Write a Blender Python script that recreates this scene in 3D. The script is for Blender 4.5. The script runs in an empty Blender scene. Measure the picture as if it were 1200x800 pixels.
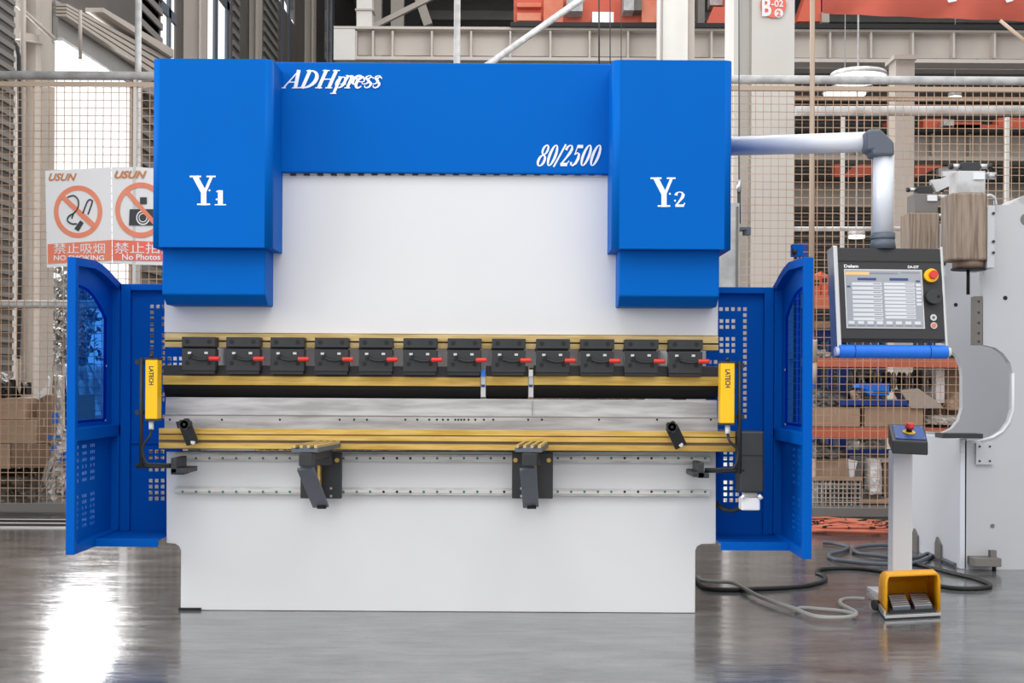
import bpy, bmesh, math, random
from mathutils import Vector, Matrix
R = math.radians
sc = bpy.context.scene
col = sc.collection
random.seed(7)

# ---------------------------------------------------------------- camera
F, XC, YH, CAMH, CD = 1560.0, 600.0, 450.0, 1.027, 6.0
ROLL = R(0.33)
cam = bpy.data.objects.new('camera', bpy.data.cameras.new('camera'))
col.objects.link(cam)
cam.data.sensor_width = 36.0
cam.data.lens = 36.0 * F / 1200.0
cam.data.shift_x = (600 - XC) / 1200.0
cam.data.shift_y = (YH - 400) / 1200.0
cam.location = (0, -CD, CAMH)
cam.rotation_euler = (R(90), -ROLL, 0)
cam.data.clip_end = 300
sc.camera = cam

# ---------------------------------------------------------------- world and lights
w = bpy.data.worlds.new('world'); sc.world = w; w.use_nodes = True
wn = w.node_tree.nodes; wl = w.node_tree.links
wn['Background'].inputs[0].default_value = (1.0, 1.0, 1.0, 1)
wn['Background'].inputs[1].default_value = 1.1

def area(name, loc, target, sx, sy, power, color=(1, 1, 1)):
    l = bpy.data.lights.new(name, 'AREA'); l.shape = 'RECTANGLE'
    l.size = sx; l.size_y = sy; l.energy = power; l.color = color
    o = bpy.data.objects.new(name, l); col.objects.link(o); o.location = loc
    o.rotation_euler = (Vector(target) - Vector(loc)).to_track_quat('-Z', 'Y').to_euler()
    return o
area('assumed_left_daylight', (-9, -2.5, 4.2), (0, -0.5, 1.0), 9, 5, 520, (0.98, 0.99, 1.0))  # assumed daylight from the left
area('added_overhead_front', (0.5, -5.0, 8.0), (0, 0.5, 0.8), 6, 4, 210)  # added unseen overhead light, for the machine's shape and edge highlights
area('added_overhead_rear', (1.0, 8.5, 9.0), (1.0, 11.5, 0.5), 9, 4, 380)  # added unseen light above, brightens the area behind the fence
area('added_rear_daylight', (-6.2, 9.0, 2.8), (2.5, 2.2, 0.6), 4, 3, 850, (0.98, 0.99, 1.0))  # extra light added outside the wall opening to brighten the right press bed

sc.view_settings.view_transform = 'Standard'
sc.view_settings.look = 'None'
sc.view_settings.exposure = 0.2
sc.view_settings.gamma = 1.0
sc.view_settings.use_curve_mapping = False

# ---------------------------------------------------------------- measuring helpers
CA, SA = math.cos(ROLL), math.sin(ROLL)
def unroll(px, py):
    u, v = px - XC, py - YH
    return u * CA + v * SA, -u * SA + v * CA
def P(px, py, d):
    u, v = unroll(px, py)
    return Vector((u * d / F, d - CD, CAMH - v * d / F))
def PX(px, py, x):                        # point on the plane world x = const
    u, v = unroll(px, py)
    return P(px, py, x * F / u)
def FL(px, py, z=0.0):                    # point on the floor
    u, v = unroll(px, py)
    return P(px, py, (CAMH - z) * F / v)

# ---------------------------------------------------------------- materials
MATS = {}
def lin(c):
    return tuple(((v / 255) / 12.92 if v / 255 <= 0.04045 else ((v / 255 + 0.055) / 1.055) ** 2.4) for v in c)
def mat(name, rgb, rough=0.5, metal=0.0, noise=0.0, nscale=6.0, bump=0.0, coat=0.0, emit=None, stretch=None, rgb2=None, spec=None, ior=None):
    m = bpy.data.materials.new(name); m.use_nodes = True
    n, l = m.node_tree.nodes, m.node_tree.links
    b = n['Principled BSDF']; c = lin(rgb)
    b.inputs['Base Color'].default_value = (*c, 1)
    b.inputs['Roughness'].default_value = rough
    b.inputs['Metallic'].default_value = metal
    if coat: b.inputs['Coat Weight'].default_value = coat; b.inputs['Coat Roughness'].default_value = 0.15
    if spec is not None: b.inputs['Specular IOR Level'].default_value = spec
    if ior: b.inputs['IOR'].default_value = ior
    if emit:
        b.inputs['Emission Color'].default_value = (*c, 1); b.inputs['Emission Strength'].default_value = emit
    if noise or bump or rgb2:
        tc = n.new('ShaderNodeTexCoord'); mp = n.new('ShaderNodeMapping'); nz = n.new('ShaderNodeTexNoise')
        l.new(tc.outputs['Object'], mp.inputs['Vector']); l.new(mp.outputs[0], nz.inputs['Vector'])
        if stretch: mp.inputs['Scale'].default_value = stretch
        nz.inputs['Scale'].default_value = nscale; nz.inputs['Detail'].default_value = 5
        rp = n.new('ShaderNodeValToRGB'); l.new(nz.outputs['Fac'], rp.inputs[0])
        c2 = lin(rgb2) if rgb2 else tuple(v * (1 - noise) for v in c)
        rp.color_ramp.elements[0].color = (*c2, 1); rp.color_ramp.elements[1].color = (*c, 1)
        rp.color_ramp.elements[0].position = 0.35; rp.color_ramp.elements[1].position = 0.62
        l.new(rp.outputs[0], b.inputs['Base Color'])
        if bump:
            bp = n.new('ShaderNodeBump'); bp.inputs['Strength'].default_value = bump; bp.inputs['Distance'].default_value = 0.02
            l.new(nz.outputs['Fac'], bp.inputs['Height']); l.new(bp.outputs[0], b.inputs['Normal'])
    MATS[name] = m
    return m
BLUE = mat('blue_paint', (0, 97, 187), 0.5, noise=0.03, nscale=2, spec=0.06)
BLUE2 = mat('guard_blue_paint', (0, 90, 184), 0.5, noise=0.04, nscale=2, spec=0.06)
WHITE = mat('white_paint', (222, 222, 224), 0.45, noise=0.03, nscale=1.5)
LETTER = mat('white_lettering', (240, 240, 245), 0.5)
BRASS = mat('oiled_brass', (218, 182, 98), 0.38, 0.15, nscale=5, stretch=(1, 1, 12), rgb2=(192, 152, 62))
PBRASS = mat('pale_brass', (222, 196, 140), 0.4, 0.1, nscale=4, stretch=(1, 1, 8), rgb2=(188, 158, 92))
STEEL = mat('ground_steel', (186, 184, 184), 0.42, 0.4, nscale=7, stretch=(0.6, 1, 5), rgb2=(152, 150, 150))
GALV = mat('galvanised_steel', (208, 208, 208), 0.5, 0.0, nscale=10, rgb2=(176, 176, 176))
BLACK = mat('black_steel', (46, 47, 50), 0.45, noise=0.2, nscale=12)
DARK = mat('dark_void', (14, 14, 15), 0.6)
RUBBER = mat('black_rubber', (30, 30, 32), 0.55)
GREYCAB = mat('grey_cable', (150, 148, 144), 0.5)
RED = mat('red_plastic', (214, 52, 40), 0.4)
YELLOW = mat('yellow_plastic', (250, 196, 8), 0.4)
HOOD = mat('hood_yellow', (240, 168, 10), 0.42, noise=0.08, nscale=30)
GREYP = mat('grey_plastic', (88, 96, 108), 0.5)
ARMW = mat('arm_aluminium', (226, 230, 238), 0.35, 0.1)
GRIP = mat('blue_grip', (24, 116, 226), 0.5, noise=0.06, nscale=30)
PANEL = mat('anthracite_plastic', (42, 42, 44), 0.5)
SCREEN = mat('screen_grey', (152, 156, 163), 0.3, emit=0.08)
SROW = mat('screen_white', (205, 208, 213), 0.3, emit=0.1)
SBLUE = mat('screen_blue', (40, 62, 120), 0.3, emit=0.2)
SORG = mat('screen_orange', (226, 176, 110), 0.3, emit=0.25)
SDARK = mat('screen_dark', (120, 124, 134), 0.3, emit=0.2)
STAN = mat('rusty_wire', (200, 166, 138), 0.6, nscale=3, rgb2=(176, 138, 108))
TANP = mat('tan_pipe', (186, 164, 144), 0.5)
COLW = mat('column_white', (214, 211, 206), 0.55, noise=0.05, nscale=2)
COLT = mat('column_beige', (178, 169, 160), 0.6, noise=0.06, nscale=1.5)
GIRD = mat('girder_beige', (196, 188, 180), 0.6, noise=0.07, nscale=0.8)
WALLG = mat('siding_grey', (126, 122, 118), 0.7, noise=0.15, nscale=1.2)
WALLD = mat('siding_dark', (92, 88, 84), 0.7, noise=0.2, nscale=1.5)
SHEET = mat('corrugated_sheet', (150, 148, 146), 0.6, noise=0.12, nscale=2)
ORANGE = mat('rack_orange', (208, 112, 84), 0.5, noise=0.12, nscale=6)
CRANE = mat('crane_red', (220, 98, 72), 0.5, noise=0.15, nscale=1.2)
BANNER = mat('banner_red', (242, 122, 102), 0.7, noise=0.05, nscale=1.5)
RBLUE = mat('rack_blue', (18, 62, 150), 0.5, noise=0.2, nscale=6)
CARD = mat('cardboard', (184, 158, 136), 0.8, noise=0.15, nscale=5)
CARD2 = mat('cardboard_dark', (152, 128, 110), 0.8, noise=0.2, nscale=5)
WRAP = mat('plastic_wrap', (226, 224, 222), 0.35, nscale=9, bump=0.35, rgb2=(164, 160, 156))
WRAPD = mat('dark_wrap', (120, 116, 110), 0.35, nscale=9, bump=0.6, rgb2=(52, 50, 48))
TARP = mat('grey_tarpaulin', (120, 120, 120), 0.6, nscale=14, bump=0.5, rgb2=(80, 80, 80))
PBLUE = mat('printed_blue', (36, 104, 200), 0.5)
LEAF = mat('leaf_grey', (190, 192, 190), 0.6, nscale=9, rgb2=(60, 62, 60))
BARK = mat('bark', (96, 88, 80), 0.8)
PAPER = mat('poster_paper', (236, 236, 238), 0.6)
PORG = mat('poster_orange', (238, 154, 122), 0.6, nscale=2, rgb2=(234, 122, 94))
PTXT = mat('poster_brown', (200, 132, 84), 0.6)
INK = mat('poster_ink', (58, 60, 64), 0.6)
GREASE = mat('greased_paper', (160, 142, 126), 0.6, nscale=6, stretch=(14, 14, 0.7), rgb2=(118, 100, 86))
FRAMEW = mat('frame_grey_white', (200, 202, 206), 0.5, noise=0.04, nscale=1.5)
BEDW = mat('bed_white', (226, 230, 238), 0.5, noise=0.03, nscale=1.5)
SILVER = mat('machined_silver', (200, 200, 202), 0.3, 0.8)
COILC = mat('orange_hose', (214, 120, 92), 0.5)
GREEN = mat('green_cap', (58, 120, 104), 0.5)
BEIGEC = mat('beige_plastic', (206, 188, 172), 0.5, noise=0.08, nscale=20)
GRATE = mat('slotted_grate', (196, 194, 192), 0.5)
LAMP = mat('lamp_white', (250, 250, 250), 0.4, emit=1.6)
EBLUE = mat('panel_blue', (28, 78, 156), 0.4)

def window_tint():
    m = bpy.data.materials.new('blue_acrylic'); m.use_nodes = True
    n, l = m.node_tree.nodes, m.node_tree.links
    n.remove(n['Principled BSDF'])
    out = n['Material Output']; t = n.new('ShaderNodeBsdfTransparent'); t.inputs[0].default_value = (0.22, 0.52, 0.92, 1)
    g = n.new('ShaderNodeBsdfGlossy'); g.inputs['Roughness'].default_value = 0.1; g.inputs[0].default_value = (0.8, 0.9, 1, 1)
    d = n.new('ShaderNodeBsdfDiffuse'); d.inputs[0].default_value = (0.0, 0.06, 0.4, 1)
    m1 = n.new('ShaderNodeMixShader'); m1.inputs[0].default_value = 0.12
    l.new(t.outputs[0], m1.inputs[1]); l.new(d.outputs[0], m1.inputs[2])
    m2 = n.new('ShaderNodeMixShader'); m2.inputs[0].default_value = 0.06; l.new(m1.outputs[0], m2.inputs[1]); l.new(g.outputs[0], m2.inputs[2])
    l.new(m2.outputs[0], out.inputs[0])
    return m
TINT = window_tint()

def floor_mat():
    m = bpy.data.materials.new('polished_concrete'); m.use_nodes = True
    n, l = m.node_tree.nodes, m.node_tree.links
    b = n['Principled BSDF']; tc = n.new('ShaderNodeTexCoord')
    mp = n.new('ShaderNodeMapping'); mp.inputs['Scale'].default_value = (0.9, 1.8, 1)
    l.new(tc.outputs['Object'], mp.inputs[0])
    n1 = n.new('ShaderNodeTexNoise'); n1.inputs['Scale'].default_value = 2.2; n1.inputs['Detail'].default_value = 10; n1.inputs['Roughness'].default_value = 0.78
    l.new(mp.outputs[0], n1.inputs['Vector'])
    rp = n.new('ShaderNodeValToRGB'); l.new(n1.outputs['Fac'], rp.inputs[0])
    rp.color_ramp.elements[0].position = 0.3; rp.color_ramp.elements[1].position = 0.7
    rp.color_ramp.elements[0].color = (0.035, 0.036, 0.037, 1); rp.color_ramp.elements[1].color = (0.21, 0.21, 0.21, 1)
    # saw-cut joints
    sx = n.new('ShaderNodeSeparateXYZ'); l.new(tc.outputs['Object'], sx.inputs[0])
    def joint(out, at):
        a = n.new('ShaderNodeMath'); a.operation = 'SUBTRACT'; l.new(out, a.inputs[0]); a.inputs[1].default_value = at
        c = n.new('ShaderNodeMath'); c.operation = 'ABSOLUTE'; l.new(a.outputs[0], c.inputs[0])
        e = n.new('ShaderNodeMath'); e.operation = 'LESS_THAN'; l.new(c.outputs[0], e.inputs[0]); e.inputs[1].default_value = 0.006
        return e.outputs[0]
    j1 = joint(sx.outputs[1], 0.10); j2 = joint(sx.outputs[0], 6.2)
    ad = n.new('ShaderNodeMath'); ad.operation = 'MAXIMUM'; l.new(j1, ad.inputs[0]); l.new(j2, ad.inputs[1])
    mx = n.new('ShaderNodeMix'); mx.data_type = 'RGBA'; l.new(ad.outputs[0], mx.inputs[0]); l.new(rp.outputs[0], mx.inputs[6])
    mx.inputs[7].default_value = (0.05, 0.05, 0.05, 1)
    l.new(mx.outputs[2], b.inputs['Base Color'])
    n2 = n.new('ShaderNodeTexNoise'); n2.inputs['Scale'].default_value = 2.5; n2.inputs['Detail'].default_value = 9; n2.inputs['Roughness'].default_value = 0.75
    mp2 = n.new('ShaderNodeMapping'); mp2.inputs['Scale'].default_value = (0.8, 3.0, 1); l.new(tc.outputs['Object'], mp2.inputs[0])
    l.new(mp2.outputs[0], n2.inputs['Vector'])
    mr = n.new('ShaderNodeMapRange'); l.new(n2.outputs['Fac'], mr.inputs[0])
    mr.inputs[1].default_value = 0.3; mr.inputs[2].default_value = 0.7; mr.inputs[3].default_value = 0.06; mr.inputs[4].default_value = 0.24
    l.new(mr.outputs[0], b.inputs['Roughness'])
    b.inputs['IOR'].default_value = 2.5
    n3 = n.new('ShaderNodeTexNoise'); n3.inputs['Scale'].default_value = 5; n3.inputs['Detail'].default_value = 4
    l.new(mp2.outputs[0], n3.inputs['Vector'])
    bp = n.new('ShaderNodeBump'); bp.inputs['Strength'].default_value = 0.10; bp.inputs['Distance'].default_value = 0.02
    l.new(n3.outputs['Fac'], bp.inputs['Height']); l.new(bp.outputs[0], b.inputs['Normal'])
    return m
FLOORM = floor_mat()

# ---------------------------------------------------------------- mesh builder
def wloc(o):
    v = Vector((0, 0, 0))
    while o is not None:
        v += o.location; o = o.parent
    return v
class MB:
    def __init__(s): s.bm = bmesh.new(); s.mi = 0
    def m(s, i): s.mi = i; return s
    def _f(s, vs, smooth=False):
        try: f = s.bm.faces.new(vs)
        except ValueError: return None
        f.material_index = s.mi; f.smooth = smooth
        return f
    def box(s, x0, x1, y0, y1, z0, z1):
        if x0 > x1: x0, x1 = x1, x0
        if y0 > y1: y0, y1 = y1, y0
        if z0 > z1: z0, z1 = z1, z0
        v = [s.bm.verts.new(p) for p in ((x0,y0,z0),(x1,y0,z0),(x1,y1,z0),(x0,y1,z0),(x0,y0,z1),(x1,y0,z1),(x1,y1,z1),(x0,y1,z1))]
        for q in ((0,1,5,4),(1,2,6,5),(2,3,7,6),(3,0,4,7),(4,5,6,7),(3,2,1,0)): s._f([v[i] for i in q])
        return s
    def pb(s, x0, y0, x1, y1, d0, d1):            # front face fills that rectangle of the photo at distance d0
        c = P((x0 + x1) / 2, (y0 + y1) / 2, d0); hw = abs(x1 - x0) / 2 * d0 / F; hh = abs(y1 - y0) / 2 * d0 / F
        return s.box(c.x - hw, c.x + hw, d0 - CD, d1 - CD, c.z - hh, c.z + hh)
    def ring(s, pts): return [s.bm.verts.new(p) for p in pts]
    def prism(s, pts, off):                       # polygon (3D points) pushed by a vector
        off = Vector(off); a = s.ring(pts); b = s.ring([Vector(p) + off for p in pts]); n = len(a)
        s._f(a); s._f(list(reversed(b)))
        for i in range(n): s._f([a[i], b[i], b[(i+1) % n], a[(i+1) % n]])
        return s
    def pp(s, pix, d0, d1):                       # polygon given by photo points at distance d0, with real depth
        pts = [P(x, y, d0) for x, y in pix]
        return s.prism(pts, (0, d1 - d0, 0))
    def tube(s, path, r, seg=10, cap=True, r1=None):
        path = [Vector(p) for p in path]; n = len(path); rings = []; up = Vector((0, 0, 1))
        prev = None
        for i, p in enumerate(path):
            t = (path[min(i+1, n-1)] - path[max(i-1, 0)])
            if t.length < 1e-9: t = Vector((0, 0, 1))
            t.normalize()
            if prev is None:
                a = up.cross(t)
                if a.length < 1e-3: a = Vector((1, 0, 0))
            else:
                a = prev - t * prev.dot(t)
                if a.length < 1e-4: a = up.cross(t)
            a.normalize(); b = t.cross(a); prev = a
            rr = r if r1 is None else r + (r1 - r) * i / (n - 1)
            rings.append(s.ring([p + (a * math.cos(k * 2 * math.pi / seg) + b * math.sin(k * 2 * math.pi / seg)) * rr for k in range(seg)]))
        for i in range(n - 1):
            A, B = rings[i], rings[i+1]
            for k in range(seg): s._f([A[k], A[(k+1) % seg], B[(k+1) % seg], B[k]], True)
        if cap: s._f(list(reversed(rings[0]))); s._f(rings[-1])
        return s
    def bar(s, p0, p1, w, h):                      # rectangular bar between two points
        p0, p1 = Vector(p0), Vector(p1); t = (p1 - p0).normalized()
        a = Vector((0, 1, 0)) if abs(t.y) < 0.9 else Vector((0, 0, 1))
        b = t.cross(a).normalized(); a = b.cross(t)
        A = [p0 + a * i * h / 2 + b * j * w / 2 for i, j in ((-1,-1),(1,-1),(1,1),(-1,1))]
        return s.prism(A, p1 - p0)
    def disc(s, c, n, r, t, seg=20):
        c = Vector(c); n = Vector(n).normalized()
        return s.tube([c, c + n * t], r, seg)
    def plate(s, o, U, V, N, us, vs, holes):       # flat sheet with rectangular holes; lists in metres
        xs = sorted(set([us[0], us[1]] + [h[i] for h in holes for i in (0, 1)])); ys = sorted(set([vs[0], vs[1]] + [h[i] for h in holes for i in (2, 3)]))
        xs = [x for x in xs if us[0] - 1e-6 <= x <= us[1] + 1e-6]; ys = [y for y in ys if vs[0] - 1e-6 <= y <= vs[1] + 1e-6]
        o, U, V, N = Vector(o), Vector(U), Vector(V), Vector(N)
        def inh(x, y): return any(h[0] < x < h[1] and h[2] < y < h[3] for h in holes)
        nx, ny = len(xs) - 1, len(ys) - 1
        solid = [[not inh((xs[i]+xs[i+1])/2, (ys[j]+ys[j+1])/2) for j in range(ny)] for i in range(nx)]
        fv, bv = {}, {}
        def g(d, i, j, k):
            if (i, j) not in d: d[(i, j)] = s.bm.verts.new(o + U * xs[i] + V * ys[j] + N * k)
            return d[(i, j)]
        for i in range(nx):
            for j in range(ny):
                if not solid[i][j]: continue
                q = [(i,j),(i+1,j),(i+1,j+1),(i,j+1)]
                s._f([g(fv, a, b, 0) for a, b in q]); s._f([g(bv, a, b, 1) for a, b in reversed(q)])
                for (di, dj, e0, e1) in ((-1,0,(i,j+1),(i,j)),(1,0,(i+1,j),(i+1,j+1)),(0,-1,(i,j),(i+1,j)),(0,1,(i+1,j+1),(i,j+1))):
                    a, b = i + di, j + dj
                    if not (0 <= a < nx and 0 <= b < ny and solid[a][b]):
                        s._f([g(fv, *e0, 0), g(bv, *e0, 1), g(bv, *e1, 1), g(fv, *e1, 0)])
        return s
    def each(s, name, mats, parent):               # every loose piece becomes an object of its own
        seen = set(); out = []
        for v0 in list(s.bm.verts):
            if v0 in seen: continue
            st = [v0]; comp = set([v0])
            while st:
                v = st.pop()
                for e in v.link_edges:
                    q = e.other_vert(v)
                    if q not in comp: comp.add(q); st.append(q)
            seen |= comp; fs_ = {f for v in comp for f in v.link_faces}
            nb = MB(); mp = {v: nb.bm.verts.new(v.co) for v in comp}
            for f in fs_:
                g_ = nb.bm.faces.new([mp[v] for v in f.verts]); g_.material_index = f.material_index; g_.smooth = f.smooth
            out.append(nb.build(name, mats, parent))
        s.bm.free(); return out
    def build(s, name, mats, parent=None, bevel=0, label=None, seg=2, local=False):
        if not isinstance(mats, (list, tuple)): mats = [mats]
        bmesh.ops.recalc_face_normals(s.bm, faces=s.bm.faces)
        me = bpy.data.meshes.new(name)
        off = Vector((0, 0, 0)) if local else wloc(parent)
        if parent is None and not local and len(s.bm.verts):
            xs = [v.co for v in s.bm.verts]
            lo = Vector([min(c[i] for c in xs) for i in range(3)]); hi = Vector([max(c[i] for c in xs) for i in range(3)])
            off = Vector(((lo.x + hi.x) / 2, (lo.y + hi.y) / 2, lo.z))
        bmesh.ops.translate(s.bm, verts=s.bm.verts, vec=-off)
        s.bm.to_mesh(me); s.bm.free()
        for m in mats: me.materials.append(m)
        o = bpy.data.objects.new(name, me); col.objects.link(o)
        if parent is not None: o.parent = parent
        elif not local: o.location = off
        if bevel:
            b = o.modifiers.new('bevel', 'BEVEL'); b.width = bevel; b.segments = seg; b.limit_method = 'ANGLE'
            b.harden_normals = False
        if label: o['label'] = label
        return o
def thing(name, label, cat, loc, group=None, rot=None):
    o = bpy.data.objects.new(name, None); col.objects.link(o); o.location = loc; o.empty_display_size = 0.1
    if rot: o.rotation_euler = rot
    o['label'] = label; o['category'] = cat
    if group: o['group'] = group
    return o
def tag(o, label, cat, group=None, kind=None):
    o['label'] = label; o['category'] = cat
    if group: o['group'] = group
    if kind: o['kind'] = kind
    return o
def struct(o, label=None):
    o['kind'] = 'structure'
    if label: o['label'] = label
    return o
def dup(o, parent=None, delta=None):
    c = o.copy(); col.objects.link(c); c.parent = parent if parent is not None else o.parent
    if delta is not None: c.location = o.location + Vector(delta)
    for ch in list(o.children):
        if ch.name in col.objects: dup(ch, c)
    return c
def smooth(pts, n=8):                               # Catmull-Rom through 3D points
    pts = [Vector(p) for p in pts]; out = []
    for i in range(len(pts) - 1):
        p0 = pts[max(i-1, 0)]; p1 = pts[i]; p2 = pts[i+1]; p3 = pts[min(i+2, len(pts)-1)]
        for k in range(n):
            t = k / n
            out.append(0.5 * ((2*p1) + (p2-p0)*t + (2*p0-5*p1+4*p2-p3)*t*t + (3*p1-p0-3*p2+p3)*t*t*t))
    out.append(pts[-1]); return out

# flat writing: a font mesh fitted to a box of the photo at distance d
def text(s, x0, y0, x1, y1, d, m, name='lettering', parent=None, shear=0.0, bold=0.0, rot=0, frame=None):
    cu = bpy.data.curves.new(name, 'FONT'); cu.body = s; cu.shear = shear; cu.offset = bold; cu.resolution_u = 3
    tmp = bpy.data.objects.new('tmp', cu); col.objects.link(tmp)
    bpy.context.view_layer.update()
    me = bpy.data.meshes.new_from_object(tmp.evaluated_get(bpy.context.evaluated_depsgraph_get()))
    bpy.data.objects.remove(tmp); bpy.data.curves.remove(cu)
    me.transform(Matrix.Rotation(R(rot), 4, 'Z'))
    vs = [v.co for v in me.vertices]
    if not vs: return None
    ax, bx = min(v.x for v in vs), max(v.x for v in vs); ay, by = min(v.y for v in vs), max(v.y for v in vs)
    for v in me.vertices:
        fx = (v.co.x - ax) / (bx - ax); fy = (v.co.y - ay) / (by - ay)
        if frame: v.co = Vector(frame(fx, fy))
        else: v.co = P(x0 + (x1 - x0) * fx, y1 + (y0 - y1) * fy, d)
    off = wloc(parent) if not frame else Vector((0, 0, 0))
    for v in me.vertices: v.co -= off
    me.materials.append(m); me.name = name
    o = bpy.data.objects.new(name, me); col.objects.link(o); o.parent = parent
    return o

# serif letters as pen strokes: (points, widths)
def arc(cx, cy, rx, ry, a0, a1, n=14): return [(cx + rx * math.cos(R(a0 + (a1-a0) * i / n)), cy + ry * math.sin(R(a0 + (a1-a0) * i / n))) for i in range(n + 1)]
def bulge(n, lo, hi): return [lo + (hi - lo) * math.sin(math.pi * i / (n - 1)) for i in range(n)]
def osw(n, lo, hi): return [lo + (hi - lo) * abs(math.cos(2 * math.pi * i / (n - 1))) ** 1.3 for i in range(n)]
def serif(x, y, w=0.26, t=0.06): return ([(x - w / 2, y), (x + w / 2, y)], t)
G = {}
G['A'] = (0.86, [([(0.08,0.02),(0.50,1)], .07), ([(0.47,1),(0.70,0.02)], .19), ([(0.22,.34),(.62,.34)], .07), serif(.08,.03), serif(.70,.03,.34)])
G['D'] = (0.84, [([(0.20,0),(0.20,1)], .18), (arc(.24,.5,.48,.46,90,-90), bulge(15,.07,.2)), ([(.02,.96),(.26,.96)],.07), ([(.02,.04),(.26,.04)],.07)])
G['H'] = (0.92, [([(0.20,0),(0.20,1)], .18), ([(0.72,0),(0.72,1)], .18), ([(.2,.5),(.72,.5)],.07), serif(.2,.97,.36), serif(.2,.03,.36), serif(.72,.97,.36), serif(.72,.03,.36)])
G['p'] = (0.60, [([(0.18,-.28),(0.18,.64)], .15), (arc(.30,.33,.2,.29,0,360,20), osw(21,.06,.15)), serif(.16,-.27,.32), ([(.04,.62),(.18,.62)],.06)])
G['r'] = (0.44, [([(0.16,0),(0.16,.64)], .15), (arc(.32,.42,.15,.19,170,50,8), bulge(9,.05,.09)), ([(.38,.56),(.43,.5)],.13), serif(.16,.03,.3), ([(.03,.62),(.16,.62)],.06)])
G['e'] = (0.50, [(arc(.26,.32,.18,.29,10,320,20), [.06+.1*math.sin(math.pi*min(1,i/20)) for i in range(21)]), ([(.1,.36),(.44,.36)],.055)])
G['s'] = (0.44, [([(.36,.52),(.30,.60),(.2,.61),(.12,.54),(.13,.45),(.22,.36),(.32,.28),(.36,.18),(.31,.07),(.2,.03),(.1,.07),(.06,.17)], [.05,.06,.07,.09,.12,.14,.14,.12,.09,.07,.06,.05])])
G['8'] = (0.48, [(arc(.23,.75,.13,.21,0,360,18), osw(19,.06,.11)), (arc(.22,.27,.16,.24,0,360,18), osw(19,.06,.13))])
G['0'] = (0.50, [(arc(.23,.5,.155,.46,0,360,24), osw(25,.05,.14))])
G['/'] = (0.26, [([(.0,-.02),(.22,1.0)], .09)])
G['2'] = (0.50, [([(.07,.74),(.10,.88),(.2,.96),(.32,.92),(.37,.78),(.33,.6),(.22,.38),(.06,.08)], [.14,.1,.06,.08,.13,.14,.09,.07]), ([(.05,.09),(.40,.09)], .17), ([(.38,.1),(.43,.26)],.05)])
G['5'] = (0.50, [([(.11,.97),(.12,.52)], .05), ([(.11,.90),(.40,.90)], .16), ([(.12,.54),(.22,.62),(.33,.56),(.37,.36),(.32,.14),(.2,.04),(.1,.08),(.07,.2)], [.05,.07,.12,.15,.13,.08,.08,.13])])
G['Y'] = (0.90, [([(0.14,.97),(0.45,.42)], .19), ([(.72,.97),(.48,.44)],.10), ([(.44,0),(.44,.5)],.19), serif(.15,.965,.40), serif(.70,.965,.32), serif(.44,.035,.46)])
G['1'] = (0.40, [([(.2,0),(.2,.98)], .2), ([(.04,.88),(.16,.97)],.08), serif(.2,.04,.46,.08)])
def write(word, x0, x1, ybase, cap, d, name, parent, shear=0.0, m=None):
    """serif word painted on a surface: x0..x1 and the base line are photo positions on the surface at distance d"""
    total = sum(G[c][0] for c in word) + shear * 1.0 * 0.8; dk = d
    sx = (x1 - x0) / total; mb = MB(); cx = 0.0
    for c in word:
        for pts, wd in G[c][1]:
            n = len(pts); wd = wd if isinstance(wd, list) else [wd] * n
            q = [Vector(((cx + x + shear * y) * sx, y * cap, 0)) for x, y in pts]
            L, Rr = [], []
            for i in range(n):
                t = (q[min(i+1, n-1)] - q[max(i-1, 0)]).normalized(); nn = Vector((-t.y, t.x, 0))
                hw = wd[min(i, len(wd)-1)] / 2
                k = Vector((nn.x * hw * sx * 1.0, nn.y * hw * cap * 0.9, 0))
                L.append(q[i] + k); Rr.append(q[i] - k)
            dk -= 0.00012; d = dk
            lv = mb.ring([P(x0 + p.x, ybase - p.y, d) for p in L]); rv = mb.ring([P(x0 + p.x, ybase - p.y, d) for p in Rr])
            for i in range(n - 1): mb._f([lv[i], lv[i+1], rv[i+1], rv[i]])
        cx += G[c][0]
    return mb.build(name, m or LETTER, parent)

# ================================================================ SETTING
f = MB().box(-30, 30, -14, 60, -0.2, 0).build('floor', FLOORM, local=True); struct(f)

XW = -4.9
def wl_seg(mb, px0, px1, z0, z1, t=0.03):           # a stretch of the left wall between two photo columns
    d0 = XW * F / (px0 - XC); d1 = XW * F / (px1 - XC)
    mb.box(XW - t, XW, d0 - CD, d1 - CD, z0, z1)
TOP = 13.5
mb = MB()
wl_seg(mb, -500, 14, 0, TOP)
wl_seg(mb, 160, 186, 0, 13); wl_seg(mb, 186, 204, 0, 5.0)
wl_seg(mb, 204, 241, 0, TOP); wl_seg(mb, 268, 322, 0, TOP); wl_seg(mb, 322, 343, 0, 9.0); wl_seg(mb, 343, 378, 0, TOP)
wl_seg(mb, 389, 470, 0, TOP)
wl_seg(mb, 62, 160, 0, 0.9)
mb.prism([PX(*q, XW) for q in ((62, -60), (186, -60), (186, 76), (62, 3))], (-.03, 0, 0))
for px in range(16, 0, -4): pass
struct(mb.build('wall_left', WALLD))
mb = MB()                                            # horizontal ribs of the siding
for k in range(90):
    wl = 0.3 + k * 0.11
    d0 = XW * F / (-500 - XC); d1 = XW * F / (14 - XC)
    mb.box(XW, XW + 0.015, d0 - CD, d1 - CD, wl, wl + 0.05)
for k in range(60):
    wl = 0.3 + k * 0.2
    for a, b in ((161, 186), (270, 277), (306, 322)):
        mb.box(XW, XW + 0.03, XW * F / (a - XC) - CD, XW * F / (b - XC) - CD, wl, wl + 0.09)
struct(mb.build('trim_1', WALLG), 'grey siding ribs on the left wall')
mb = MB()                                            # window mullions and transoms in the left wall
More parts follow.
